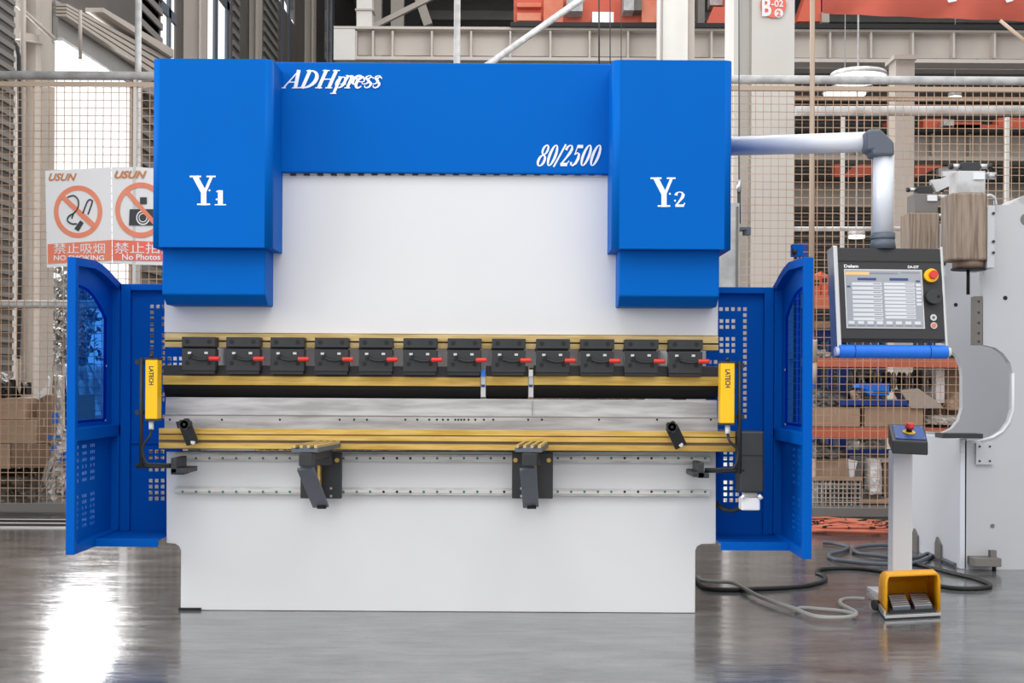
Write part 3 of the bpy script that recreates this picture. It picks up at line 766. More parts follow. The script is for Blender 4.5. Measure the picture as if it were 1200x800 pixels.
for px in (941, 944): 
    for py in (498, 507, 516): MB().disc(P(px, py, RD - .045), (0, -1, 0), .006, .006, 8).build('bolt', DARK, rk)
MB().pb(936, 594.8, 1141, 598.5, RD - .35, RD + 1.0).build('base_tray', WALLG, rk)
# second blue frame further back
rk2 = thing('blue_rack', 'dark blue steel frame standing behind the orange storage rack', 'frame', P(1000, 595, 12.6))
for px0, px1 in ((955, 962), (972, 977), (984, 996), (1030, 1034)):
    x0 = P(px0, 400, 12.6).x; x1 = P(px1, 400, 12.6).x
    MB().box(x0, x1, 6.6, 6.68, 0, P(0, 380, 12.6).z).build('post', RBLUE, rk2)
for y0, y1 in ((386, 399), (470, 476), (526, 534)): MB().pb(950, y0, 1060, y1, 12.55, 12.6).build('rail', RBLUE, rk2)
MB().pb(946, 377, 978, 384, 12.5, 12.56).build('beige_board', CARD, rk2)

# top shelf things (above 346)
for i, (x0, y0, x1, y1) in enumerate(((951, 320, 962, 345), (962, 318, 971, 345))):
    t = thing('red_bin', ('left', 'right')[i] + ' one of two red plastic bins left of the control screen', 'bin', P((x0 + x1) / 2, y1, RD), 'red bins on the rack')
    mb = MB(); mb.pp([(x0, y0), (x1, y0 + 4), (x1 - .6, y1), (x0 + .6, y1)], RD + .05, RD + .35); mb.build('body', CRANE, t)
    MB().pb(x0 + 2, y0 + 8, x1 - 2, y0 + 14, RD + .04, RD + .05).build('slot', DARK, t)

# reels hanging in the second bay
for i in range(9):
    x = 1001 + i * 12.4
    c0 = P(x, 431, 11.20)
    r_ = (.09, .075, .085)[i % 3]; zc = P(x, 446 + (i % 2) * 2, 11.20).z
    t = thing('wire_reel', f'{("first","second","third","fourth","fifth","sixth","seventh","eighth","ninth")[i]} metal reel from the left under the upper orange beam', 'reel', (c0.x, 11.20 - CD, zc), 'metal reels under the upper beam')
    MB().tube([(c0.x - .025, 11.20 - CD, zc), (c0.x + .025, 11.20 - CD, zc)], r_ * .45, 14).build('hub', BLACK, t)
    for s_ in (-1, 1): MB().tube([(c0.x + s_ * .025 - .004, 11.20 - CD, zc), (c0.x + s_ * .025 + .004, 11.20 - CD, zc)], r_, 20).build('rim', (SILVER, COLT, BLACK)[(i + s_) % 3], t)
t = thing('reel_bar', 'dark bar carrying the metal reels under the upper orange beam', 'bar', P(1050, 447, 11.20))
MB().tube([P(992, 447, 11.20), P(1112, 447, 11.20)], .012, 8).build('rod', BLACK, t)
for px in (993, 1111):
    MB().bar(P(px, 447, 11.20), P(px, 470 + 30, 11.20), .02, .02).build('stand', BLACK, t)
t = thing('blue_box', 'bright blue toolbox on the middle rack shelf under the reels', 'box', P(1025, 465, 10.70))
MB().pp([(1007, 450), (1013, 449), (1042, 449), (1042, 463), (1022, 463), (1018, 457), (1007, 454)], 10.85, 11.05).build('body', GRIP, t)
MB().pb(1024, 458, 1041, 460, 10.84, 10.85).build('seam', DARK, t)
t = thing('blue_shelf', 'narrow dark blue tray below the bright blue toolbox', 'tray', P(1030, 475, 10.90))
MB().pb(985, 468, 1066, 475, 10.90, 11.30).build('tray', RBLUE, t)
carton('wide cardboard box on the lower orange beam left of the gap', 950, 478, 1008, 500, 10.92, 11.40, CARD, group='cartons on the rack')
carton('wide cardboard box on the lower orange beam behind the stop button stand', 1013, 476, 1082, 500, 10.94, 11.40, CARD, group='cartons on the rack')
carton('dark narrow carton at the right end of the lower beam', 1083, 480, 1130, 500, 11.10, 11.50, CARD2, group='cartons on the rack')
tag(blob(MB(), 942, 452, 1000, 478, 10.95, 11.30, .02, 16, 10, top=lambda f_: 454 + 16 * abs(f_ - .3) ** 1.2).build('grey_sheet', TARP), 'grey tarpaulin heap on the cartons by the blue door', 'tarpaulin')
tag(blob(MB(), 998, 458, 1012, 472, 10.92, 11.10, .02, 8, 8).build('wrapped_parcel', CARD), 'small crumpled brown parcel beside the blue toolbox', 'parcel')
tag(MB().pp([(1055, 457), (1076, 455), (1098, 470), (1106, 478), (1068, 478)], 10.90, 11.15).build('foam_sheet', COLT), 'pale grey slanted foam sheet right of the blue toolbox', 'sheet')
t = thing('white_carton', 'tall white box standing under the right end of upper beam', 'box', P(1102, 474, 11.00)); MB().pb(1097, 431, 1107, 472, 11.05, 11.40).build('body', PAPER, t); MB().pb(1097, 431, 1107, 434, 11.04, 11.05).build('lid', COLW, t)
carton('tall brown carton right of the tall white box', 1108, 431, 1132, 472, 11.10, 11.50, CARD2, group='cartons on the rack')
tag(blob(MB(), 1106, 460, 1134, 480, 10.90, 11.05, .015, 10, 6, top=lambda f_: 474 - 14 * math.sin(f_ * 2.4)).build('wrapped_parcel', CARD), 'pale rounded parcel before the tall brown carton', 'parcel')
tag(blob(MB(), 1085, 486, 1130, 497, 10.85, 11.00, .03, 16, 5).build('wrapped_bundle', WRAP), 'crinkled clear film on the dark carton at the rack end', 'bundle')
tag(blob(MB(), 946, 404, 975, 419, 10.95, 11.20, .03, 10, 5, top=lambda f_: 406 + 6 * f_).build('scrap_parts', WRAP), 'silver scrap parts on the rack beside the console left edge', 'parts')
for i, (x, a_) in enumerate(((990, .2), (1020, -.3), (1055, .1), (1085, -.1))):
    tag(MB().tube([P(x - 12, 412 + a_ * 10, 11.10), P(x + 12, 409 - a_ * 10, 11.10)], .03, 10).build('metal_roll', SILVER),
        ('leftmost', 'second from left', 'third from left', 'rightmost')[i] + ' silver roll lying just behind the blue console grip', 'roll', 'silver rolls on the upper beam')
# lower bay
tag(blob(MB(), 946, 512, 992, 536, 10.95, 11.30, .015, 14, 6, top=lambda f_: 514 + 12 * f_).build('grey_sheet', TARP), 'grey sheet sagging under the lower orange beam', 'tarpaulin')
tag(blob(MB(), 995, 513, 1034, 526, 11.10, 11.40, .03, 14, 6).build('wrapped_bundle', WRAP), 'crinkled clear film bundle on the blue rail below the lower beam', 'bundle')
carton('open cardboard box standing on the wire basket', 955, 537, 996, 560, 11.02, 11.50, CARD, group='cartons on the rack')
tag(MB().pp([(994, 538), (1005, 540), (1000, 559), (996, 559)], 10.98, 11.02).build('paper_sheet', PAPER), 'white paper leaning right of the open cardboard box', 'paper')
bk = thing('wire_basket', 'grey wire basket full of small parts at the foot of the rack', 'basket', P(978, 595, 10.75))
blob(MB(), 948, 562, 1008, 593, 10.85, 11.20, .02, 22, 12).build('small_parts', WRAPD, bk)
mb = MB()
for i in range(13): mb.pb(947.5 + i * 5, 561, 948.5 + i * 5, 594, 10.72, 10.73)
for j in range(7): mb.pb(947, 561 + j * 5.4, 1009, 562 + j * 5.4, 10.71, 10.72)
mb.build('wire_front', GALV, bk); MB().pb(946, 559, 1010, 563, 10.70, 10.76).build('rim', CARD, bk)
sk = thing('white_sack', 'white sack standing on the rack base left of the stop button stand', 'sack', P(1025, 578, 10.80)); blob(MB(), 1015, 537, 1035, 579, 10.80, 11.10, .012, 8, 12).build('fabric', PAPER, sk)
ct = thing('wooden_crate', 'brown wooden crate right of the white sack', 'crate', P(1044, 580, 10.90))
MB().pb(1036, 540, 1062, 590, 11.00, 11.50).build('body', CARD2, ct); MB().pb(1035, 537, 1063, 541, 10.96, 11.50).build('lid', COLT, ct)
for x in (1036, 1043, 1051): MB().pb(x, 541, x + 2, 590, 10.97, 11.00).build('batten', CARD, ct)
tag(MB().pb(1008, 585, 1060, 590, 10.80, 11.10).build('wooden_plank', CARD), 'pale plank lying right of the wire basket', 'plank')
tag(MB().pp([(1008, 572), (1018, 574), (1038, 583), (1038, 585), (1005, 585)], 10.85, 11.10).build('folded_mat', TARP), 'dark folded mat lying below the white sack', 'mat')
# coil of orange hose on the floor
cl = thing('hose_coil', 'flat coil of orange hose on the floor under the mesh', 'hose', FL(990, 622))
c0 = FL(992, 622); mb = MB()
for kx in range(9):
    rx, ry = .42 - .03 * kx + random.uniform(-.02, .02), .36 - .03 * kx
    mb.tube([(c0.x + rx * math.cos(a * .3491), c0.y + ry * math.sin(a * .3491) + random.uniform(-.015, .015), .02 + .012 * (kx % 3) + random.uniform(0, .02)) for a in range(19)], .011, 6)
mb.build('hose', COILC, cl)
mb = MB()
for a in range(14):
    q = a * .449; mb.tube([(c0.x + .2 * math.cos(q), c0.y + .2 * math.sin(q), .055), (c0.x + .4 * math.cos(q + .05), c0.y + .35 * math.sin(q + .05), .058)], .008, 5)
mb.build('tie', RUBBER, cl)
tag(MB().tube(smooth([FL(940, 612), FL(965, 616), FL(985, 613), FL(1010, 618), FL(1045, 612)]), .012, 6).build('orange_hose', COILC), 'loose orange hose lying across the coil', 'hose')

# ================================================================ SECOND PRESS FRAME AT THE RIGHT
NF = 7.5
def nx_(px, py, d=NF): return P(px, py, d)
fr = thing('bare_press', 'bare grey white press frame with two brown wrapped cylinders at right', 'machine', P(1131, 668, NF).xy.to_3d())
def cframe(d, xl_, ytop, thr, name, mats, yb, xbl):
    """C-shaped side plate drawn as its outline at distance d"""
    out = [(1330, ytop), (1330, yb), (xbl, yb)]
    return MB().pp(thr + out, d, d + .06).build(name, mats, fr)
thr = [(1152, 240), (1152, 404), (1166, 407), (1176, 414), (1184, 425), (1187, 437), (1187, 480), (1183, 494), (1175, 505), (1164, 512), (1150, 516), (1131, 516)]
# real floor level for the near plate
zb = 0.0
def to_floor(px, d): 
    c = P(px, 600, d); return (c.x, c.y, 0.0)
pts = [P(1330, 240, NF)] + [P(x, y_, NF) for x, y_ in thr] + [Vector(to_floor(1131, NF)), Vector(to_floor(1330, NF))]
MB().prism(pts, (0, .06, 0)).build('side_plate', FRAMEW, fr)
FFD = 8.4
thr2 = [(1100, 262), (1100, 404), (1112, 408), (1122, 418), (1127, 430), (1128, 440), (1128, 478), (1124, 492), (1116, 502), (1105, 507), (1078, 505)]
pts = [P(1330, 262, FFD)] + [P(x, y_, FFD) for x, y_ in thr2] + [Vector(to_floor(1073, FFD)), Vector(to_floor(1330, FFD))]
MB().prism(pts, (0, .06, 0)).build('side_plate', FRAMEW, fr)
xbed = P(1131, 600, NF).x; ztb = P(1131, 514, NF).z
MB().box(xbed - .03, xbed + .01, NF - CD, FFD - CD + .1, 0.0, ztb).build('bed_plate', BEDW, fr, bevel=.004)
for d in (7.85, 8.3):
    c = P(1100, 660, d)
    MB().prism([(xbed - .032, d - CD - .05, 0), (xbed - .032, d - CD + .05, 0), (xbed - .032, d - CD + .05, .1), (xbed - .032, d - CD + .02, .14), (xbed - .032, d - CD - .05, .1)], (-.012, 0, 0)).build('anchor_tab', WALLG, fr)
MB().pb(1105, 508, 1152, 513.5, NF - .12, NF + .02).build('tool_bar', BLACK, fr)
MB().box(P(1126, 515, NF - .05).x, P(1129, 515, NF - .05).x, NF - CD - .06, NF - CD - .03, P(0, 524, NF).z, P(0, 512, NF).z).build('bar_bracket', FRAMEW, fr)
# top edge cross plate and throat rim
MB().tube([P(x, y_, NF - .004) for x, y_ in thr[5:11]], .008, 6).build('throat_rim', LETTER, fr)
mb = MB().pb(1144, 519, 1164, 544, NF - .02, NF)
mb.m(1)
for x, y_ in ((1148, 523), (1160, 523), (1148, 540), (1160, 540)): mb.disc(P(x, y_, NF - .02), (0, -1, 0), .006, .004, 8)
mb.build('bolt_plate', [FRAMEW, BLACK], fr)
for x, y_, d, m_ in ((1178, 349, NF, DARK), (1120, 357, FFD, DARK), (1203, 257, NF, WALLG), (1163, 616, NF, WALLG)): MB().disc(P(x, y_, d), (0, -1, 0), (.012 if x != 1203 else .035), .003, 16).build('hole', m_, fr)
MB().pb(1142, 654, 1174, 664, NF - .12, NF).build('foot_bracket', WALLG, fr, bevel=.004)
c = P(1165, 660, NF - .06); MB().tube([(c.x, c.y, 0), (c.x, c.y, P(0, 646, NF).z)], .012, 8).build('levelling_bolt', BLACK, fr); MB().pb(1161, 645, 1168, 655, NF - .09, NF - .05).build('lug', WALLG, fr)
MB().pp([(1180, 241), (1200, 229), (1240, 222), (1240, 241)], NF + .02, NF + .3).build('top_cover', GALV, fr)
MB().pb(1142.5, 347, 1151.5, 404, NF - .02, NF + .05).build('guide_block', WALLG, fr)
mb = MB()
for y_ in (353, 366, 378, 390, 400): mb.disc(P(1147, y_, NF - .02), (0, -1, 0), .006, .004, 8)
mb.each('guide_bolt', BLACK, fr)
def cylinder(cx, sc_, d, yt, ybm, full):
    """wrapped hydraulic cylinder with its valve block, photo scale sc_ (1 = near one)"""
    h = 21 * sc_
    cc = P(cx, yt, d)
    t = MB(); wv = 2 * h * d / F
    t.box(cc.x - wv / 2, cc.x + wv / 2, d - CD - .02, d - CD - .02 + wv, P(cx, ybm, d).z, cc.z)
    o = t.build('wrapped_cylinder', GREASE, fr, bevel=.012)
    MB().pb(cx - 12 * sc_, yt - 26 * sc_, cx + 20 * sc_, yt, d, d + .16).build('valve_block', WALLG if not full else GALV, fr, bevel=.004)
    MB().pb(cx + 6 * sc_, yt - 24 * sc_, cx + 19 * sc_, yt - 16 * sc_, d - .012, d).build('label_plate', PAPER, fr)
    v = P(cx + 2 * sc_, yt - 30 * sc_, d + .05)
    MB().pb(cx - 8 * sc_, yt - 36 * sc_, cx + 14 * sc_, yt - 26 * sc_, d + .02, d + .1).build('solenoid_valve', BLACK, fr, bevel=.003)
    for sx_ in (-1, 1):
        x0 = cx + 2 * sc_ + sx_ * 10 * sc_; x1 = x0 + sx_ * 11 * sc_
        MB().tube([P(x0, yt - 31 * sc_, d + .05), P(x1, yt - 31 * sc_, d + .05)], .015 * sc_, 12).build('coil', SILVER, fr)
        MB().tube([P(x1, yt - 31 * sc_, d + .05), P(x1 + sx_ * 4 * sc_, yt - 31 * sc_, d + .05)], .017 * sc_, 12).build('coil_cap', BLACK, fr)
    MB().tube([P(cx + 20 * sc_, yt - 20 * sc_, d + .1), P(cx + 32 * sc_, yt - 20 * sc_, d + .1)], .02, 10).build('pipe_fitting', SILVER, fr)
    MB().tube(smooth([P(cx + 21 * sc_, yt + 4, d + .1), P(cx + 26 * sc_, yt + 3, d + .1), P(cx + 31 * sc_, yt + 7 * sc_, d + .1), P(cx + 32 * sc_, yt + 14 * sc_, d + .1)]), .010, 8).build('elbow_pipe', SILVER, fr)
    MB().pb(cx + 22 * sc_, yt + 15 * sc_, cx + 31 * sc_, yt + 88 * sc_, d - .01, d + .3).build('mounting_plate', FRAMEW, fr, bevel=.004)
    mb_ = MB()
    for y_ in (24, 57, 70): mb_.disc(P(cx + 29 * sc_, yt + y_ * sc_, d - .011), (0, -1, 0), .008, .008, 8)
    mb_.each('mounting_bolt', BLACK, fr)
    if full:
        c1 = P(cx, ybm, d + .08)
        MB().tube([c1 + Vector((0, 0, -.045)), c1], .088, 20).build('flange', CARD2, fr)
        MB().tube([c1 + Vector((0, 0, -.055)), c1 + Vector((0, 0, -.045))], .095, 20).build('flange_ring', DARK, fr)
        MB().tube([P(cx - .5, ybm, d + .08), P(cx - .5, 345, d + .08)], .010, 8).build('piston_rod', DARK, fr)
cylinder(1135, 1.0, NF - .14, 226, 305, True)
cylinder(1082, .86, FFD - .14, 249, 322, False)
tag(MB().bar(P(1094, 220, 7.9), P(1124, 206, 7.9), .06, .03).bar(P(1090, 214, 7.92), P(1110, 212, 7.92), .03, .03).bar(P(1104, 204, 7.94), P(1125, 203, 7.94), .03, .03).build('valve_manifold', SILVER), 'shiny silver manifold between the two wrapped cylinders', 'manifold')

# ================================================================ PRESS BRAKE
pbk = thing('press_brake', 'large blue and white press brake in the middle of the hall', 'machine', (P(517, 600, 6).x, 0.6, 0))
D0 = 6.0
# bed
bed = [(195, 529), (839, 529), (839, 637), (822, 637.5), (817, 640), (815, 645)]
zbot = 0.0
pts = [P(x, y_, D0) for x, y_ in bed]
xr_ = pts[-1].x; pl = [P(x, y_, D0) for x, y_ in ((212, 645), (210, 640), (205, 637), (195, 636))]
pts += [Vector((xr_, 0, .001)), Vector((pl[0].x, 0, .001))] + pl
MB().prism(pts, (0, .08, 0)).build('bed_plate', WHITE, pbk, bevel=.003)
MB().box(P(214, 0, 6).x, P(240, 0, 6).x, -.012, .3, 0, .012).build('levelling_foot', DARK, pbk)
for px in (222, 788):
    x0 = P(px, 400, 6.1).x
    MB().box(x0, x0 + .06, .08, 1.35, 0.02, 2.3).build('side_frame', WHITE, pbk)
# ram
MB().pb(193, 200, 842, 391.5, 5.98, 6.05).build('ram_plate', WHITE, pbk, bevel=.003)
MB().pb(240, 80, 800, 200, 6.0, 6.3).build('top_beam', WHITE, pbk)
# blue cover across the top
mb = MB().pb(316, 73.5, 722, 203, 5.95, 6.35); mb.build('top_cover', BLUE, pbk, bevel=.006)
mb = MB()
for i in range(25): mb.pb(324 + i * 15.9, 203.3, 331 + i * 15.9, 205.2, 5.965, 5.979)
mb.each('vent_slot', DARK, pbk)
MB().pb(322, 202.8, 716, 206, 5.972, 5.981).build('vent_strip', GALV, pbk)
# cylinder covers
def cover(x0, y0, x1, y1, sgn, name='cylinder_cover'):
    df = 5.72; a = P(x0, y0, df); b = P(x1, y1, df)
    mb = MB().box(a.x, b.x, df - CD, 6.4 - CD, b.z, a.z)
    o = mb.build(name, BLUE, pbk)
    bm = bmesh.new(); bm.from_mesh(o.data)
    fy = min(v.co.y for v in bm.verts)
    ed = [e for e in bm.edges if all(abs(v.co.y - fy) < 1e-4 for v in e.verts) and abs(e.verts[0].co.z - e.verts[1].co.z) > .1]
    bmesh.ops.bevel(bm, geom=ed, offset=.032, segments=6, affect='EDGES', profile=.5)
    for f_ in bm.faces:
        if abs(f_.normal.z) < .1 and f_.calc_area() < .05: f_.smooth = True
    bm.to_mesh(o.data); bm.free()
    return o
lc = cover(178.5, 68.5, 318.5, 290, 1)
rc = cover(718, 70, 857.5, 292, -1)
# lower covers with slanting foot
def lower_cover(x0, x1, yt, ymid, ybt):
    df = 5.79
    z_t, z_m, z_b = P((x0 + x1) / 2, yt, df).z, P((x0 + x1) / 2, ymid, df).z, P((x0 + x1) / 2, ybt, 5.86).z
    xa_ = P(x0, 320, df).x; xb_ = P(x1, 320, df).x; y0_ = df - CD
    prof = [(xa_, y0_, z_t), (xa_, y0_, z_m), (xa_, -.14, z_b), (xa_, .3, z_b), (xa_, .3, z_t)]
    MB().prism(prof, (xb_ - xa_, 0, 0)).build('lower_cylinder_cover', BLUE, pbk, bevel=.006)
lower_cover(190, 311, 291, 345, 357.5); lower_cover(725.5, 843, 292.5, 347, 359.5)
# lettering
DF = 5.7195
write('ADHpress', 330, 452, 103.5, 21.5, 5.9485, 'painted_word', pbk, .42)
write('ress', 398, 451, 99.0, 17, 5.948, 'painted_word', pbk, .42)
write('80/2500', 627, 707, 195, 26, 5.9485, 'painted_number', pbk, .42)
write('Y', 224, 254, 240.5, 35, DF, 'painted_letter', pbk); write('1', 252.5, 264, 240.5, 18, DF, 'painted_number', pbk)
write('Y', 764, 793, 242.5, 35, DF, 'painted_letter', pbk); write('2', 790, 804.5, 242.5, 18.5, DF, 'painted_number', pbk)
mb = MB()
for x, y_ in ((245.5, 223), (254, 233.5), (785, 227), (791, 235)): mb.disc(P(x, y_, DF + .0002), (0, -1, 0), .0042, .0003, 10)
mb.each('painted_dot', LETTER, pbk)
# clamping rail, clamps
mb = MB().pb(193, 392, 842, 400.3, 5.955, 6.05).pb(193, 402, 842, 408.5, 5.955, 6.05)
mb.build('clamp_rail', PBRASS, pbk, bevel=.0015)
MB().pb(193.5, 400, 841.5, 402.3, 5.97, 6.04).build('rail_groove', DARK, pbk)
MB().pb(200, 408, 838, 430, 6.62, 6.7).build('back_gauge_beam', COLW, pbk)
for px, wd, m_ in ((270, 9, GRIP), (560, 12, GRIP), (690, 10, CRANE)):
    MB().pb(px - 12, 395, px + wd, 470, 6.56, 6.62).build('back_gauge_finger', FRAMEW if m_ is GRIP else COLT, pbk)
CL = []
def clamp(x):
    c = MB().pb(x, 394.5, x + 39.5, 406, 5.885, 5.955)
    body = c.build('tool_clamp', BLACK, pbk, bevel=.002)
    MB().pb(x, 408.5, x + 39.5, 434, 5.89, 5.955).build('clamp_plate', BLACK, body, bevel=.002)
    MB().pb(x + .5, 405.5, x + 39, 409, 5.91, 5.955).build('clamp_neck', DARK, body)
    MB().pb(x + 1, 433.5, x + 38.5, 437.5, 5.9, 5.955).build('clamp_jaw', BLACK, body)
    mb = MB()
    for dx, dy in ((6.5, 400), (32, 400), (6.5, 425), (32, 425)): mb.disc(P(x + dx, dy, 5.889 if dy > 405 else 5.884), (0, -1, 0), .0095, .0012, 14)
    for dx, dy in ((11, 416), (14, 419), (9, 419)): mb.disc(P(x + dx, dy, 5.889), (0, -1, 0), .007, .004, 10)
    mb.each('screw', DARK, body)
    mb = MB()
    for dx in (9, 28.5): mb.pb(x + dx - 2, 412, x + dx + 2, 414.6, 5.886, 5.89)
    mb.each('wear_mark', SILVER, body)
    mb = MB().tube(smooth([P(x + 12, 418.5, 5.875), P(x + 18, 421, 5.87), P(x + 26, 421.5, 5.868), P(x + 33, 420, 5.865)], 4), .006, 8)
    mb.build('lever', RUBBER, body)
    MB().tube([P(x + 32, 420, 5.864), P(x + 34, 420, 5.864), P(x + 43, 420, 5.86), P(x + 44.5, 420, 5.86)], .0098, 12).build('lever_grip', RED, body)
    return body
first = clamp(213.0)
for k_ in range(1, 12):
    p0 = P(213, 415, 5.9); p1_ = P(213 + 51.8 * k_, 415 + .0 * k_, 5.9)
    dup(first, pbk, ((51.8 * k_) * 5.9 / F, 0, -(51.8 * k_) * 0.0 * 5.9 / F))
# punches
def punch(x0, x1):
    z = lambda y_: P((x0 + x1) / 2, y_, 5.97).z
    xa_ = P(x0, 440, 5.95).x; xb_ = P(x1, 440, 5.95).x
    top = MB().box(xa_, xb_, -.05, .05, z(441), z(428.5)).build('punch', BLACK, pbk, bevel=.002)
    MB().box(xa_, xb_, -.062, .05, z(451.5), z(441)).build('brass_strip', BRASS, top, bevel=.0015)
    prof = [(xa_, -.055, z(451.5)), (xa_, -.045, z(456)), (xa_, -.004, z(467)), (xa_, .004, z(467)), (xa_, .04, z(456)), (xa_, .05, z(451.5))]
    MB().prism(prof, (xb_ - xa_, 0, 0)).build('blade', DARK, top)
punch(191.5, 563); punch(569.5, 619); punch(625.5, 842)
mb = MB().pb(563.5, 441, 569, 465, 5.96, 5.99); mb.build('gap_backlight', SILVER, pbk)  # silver filling in the punch gap imitates light from behind
mb = MB().pb(619.5, 441, 625, 465, 5.96, 5.99); mb.build('gap_backlight', SILVER, pbk)
for x_ in (563.5, 619.5):  # coloured pieces imitate the white and blue background showing through the gaps
    MB().pb(x_ + .3, 433, x_ + 5, 440.8, 5.9, 5.95).build('gap_patch', GRIP if x_ < 600 else SILVER, pbk)
    MB().pb(x_ + .5, 450.5, x_ + 4.8, 453.5, 5.955, 5.96).build('gap_band', EBLUE, pbk)
# die
z = lambda y_, d: P(517, y_, d).z
xa_, xb_ = P(193, 480, 5.93).x, P(841, 480, 5.93).x
zt0, zs, zb0 = z(467, 5.96), z(488, 5.93), z(503.5, 5.93)
prof = [(xa_, -.072, zb0), (xa_, -.072, zs), (xa_, -.06, zs + .004), (xa_, -.048, zt0), (xa_, -.018, zt0), (xa_, -.006, zt0 - .03), (xa_, .006, zt0), (xa_, .04, zt0), (xa_, .04, zb0)]
die = MB().prism(prof, (xb_ - xa_, 0, 0)).build('die', STEEL, pbk)
mb = MB()
for x in (199, 260, 328, 398, 415, 430, 475, 489, 503, 512, 519, 525, 533.5, 537, 540.5, 544, 549, 557, 567, 578, 619, 635, 702, 770, 833):
    mb.disc(P(x, 491.6, 5.9275), (0, -1, 0), .0048, .0009, 10)
mb.each('die_screw', DARK, die)
mb = MB()
mb.pb(623.8, 469, 624.4, 486, 5.935, 5.94)
mb.build('die_joints', WALLG, die)
MB().pb(193, 487.3, 841, 488.3, 5.9265, 5.93).build('die_edge', WALLG, die)
# die table with brass rails
tb = MB().pb(186, 503.5, 862, 527.5, 5.90, 6.2).build('die_table', WALLG, pbk)
for y0, y1, dd in ((503.5, 510, 5.875), (511.3, 517, 5.87), (520.3, 527, 5.88)):
    MB().pb(186, y0, 862, y1, dd, 5.902).build('brass_rail', BRASS, tb, bevel=.0012)
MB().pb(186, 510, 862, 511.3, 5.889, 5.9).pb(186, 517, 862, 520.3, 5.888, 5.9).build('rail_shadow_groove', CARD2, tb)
# linear guide rails on the bed with their bolts
for y0, y1 in ((532.5, 541), (572, 580)):
    r_ = MB().pb(205, y0, 832, y1, 5.975, 6.0).build('guide_rail', GALV, pbk, bevel=.0012)
    MB().pb(205, y0 + 2.4, 832, y1 - 2.4, 5.972, 5.976).build('rail_face', COLW, r_)
    mb = MB()
    for i in range(40):
        x = 214 + i * 15.7
        mb.m(0 if (300 < x < 360 or i % 9 < 6) else 1).disc(P(x, (y0 + y1) / 2, 5.972), (0, -1, 0), .0058, .001, 10)
    mb.each('rail_bolt', [GREEN, DARK], r_)
# black locking handles on the die
def lock(x0, y0, x1, y1):
    h = MB().bar(P(x0, y0, 5.80), P(x1, y1, 5.85), .055, .014).build('locking_handle', BLACK, pbk, bevel=.003)
    MB().tube([P(x1, y1 - 2, 5.835), P(x1, y1 - 2, 5.87)], .010, 14).build('handle_screw', SILVER, h)
    c = P(x0, y0, 5.78); mb = MB().tube([c + Vector((0, -.02, 0)), c + Vector((0, .06, 0))], .018, 12)
    for a in range(5):
        q = a * 1.2566; mb.disc(c + Vector((.016 * math.cos(q), -.02, .016 * math.sin(q))), (0, 1, 0), .011, .03, 10)
    mb.build('star_knob', RUBBER, h)
    return h
h1 = lock(217, 497, 226, 520)
MB().bar(P(208, 498, 5.83), P(222, 494, 5.83), .03, .03).build('clamp_head', RUBBER, h1)
h2 = lock(787, 500, 798, 523)

# sheet supports: each slides on the guide rails
def support(lab, x0, x1, tipx, rootx, sx0, sx1, bx0, bx1):
    s_ = thing('sheet_support', lab, 'support arm', P((x0 + x1) / 2, 585, 5.93), 'sliding sheet supports on the bed')
    MB().pb(x0, 530, x1, 584, 5.925, 5.96).build('carriage_plate', BLACK, s_, bevel=.003)
    MB().pb(x0 + 2, 533, x1 - 2, 581, 5.96, 5.972).build('slider_block', GALV, s_)
    mb = MB()
    for x in ((x1 - 5), (x0 + 4)): mb.disc(P(x, 539, 5.925), (0, -1, 0), .010, .006, 14)
    mb.each('brass_knob', BRASS, s_)
    mb = MB()
    for y_ in (572, 581): mb.disc(P((x0 + x1) / 2 + (12 if x0 < 500 else -13), y_, 5.925), (0, -1, 0), .006, .004, 10)
    mb.each('plate_screw', SILVER, s_)
    # arm reaching out towards the viewer
    tip = P(tipx, 533, 5.45); root = P(rootx, 522.5, 5.86)
    zt1 = tip.z; root.z = zt1
    a = Vector((tip.x, tip.y, zt1)); b = Vector((root.x, root.y, zt1)); dr = (b - a).normalized(); sd = Vector((dr.y, -dr.x, 0))
    MB().bar(a, b, .035, .05).build('support_arm', BLACK, s_, bevel=.003)
    mb = MB()
    for o_ in (-.045, -.015, .015, .045):
        mb.bar(a + sd * o_ + Vector((0, 0, .035)), b + sd * o_ + Vector((0, 0, .035)), .012, .012)
    mb.each('top_rib', PBRASS, s_)
    mb = MB().prism([a + sd * q + Vector((0, -.004, h_)) for q, h_ in ((-.055, .012), (.055, .012), (.055, .03), (.03, .022), (0, .034), (-.03, .022), (-.055, .03))], b - a)
    mb.build('grooved_top', GREYP, s_)
    MB().bar(P(sx0, 549, 5.47), P(sx1, 593, 5.86), .07, .014).build('brace', GREYP, s_, bevel=.002)
    MB().pb(bx0, 531, bx1, 546, 5.43, 5.5).build('arm_head', BLACK, s_, bevel=.003)
    MB().pb((x0 + x1) / 2 - 10, 532, (x0 + x1) / 2 + 10, 545, 5.8, 5.925).build('arm_bracket', BLACK, s_)
    MB().pb((sx0 + sx1) / 2 + 5, 545, (sx0 + sx1) / 2 + 8, 582, 5.88, 5.925).build('brass_edge', BRASS, s_)
    c = P(sx1 + 1, 594, 5.84); MB().tube([c + Vector((-.02, 0, 0)), c + Vector((.02, 0, 0))], .008, 10).build('pivot_pin', DARK, s_)
    return s_
support('left sheet support arm with a slanting grey brace on the white bed', 352, 400, 357, 385, 358, 376, 350, 366)
support('right sheet support arm with an upright grey brace on the white bed', 600, 648, 619, 628, 619, 622, 612, 629)

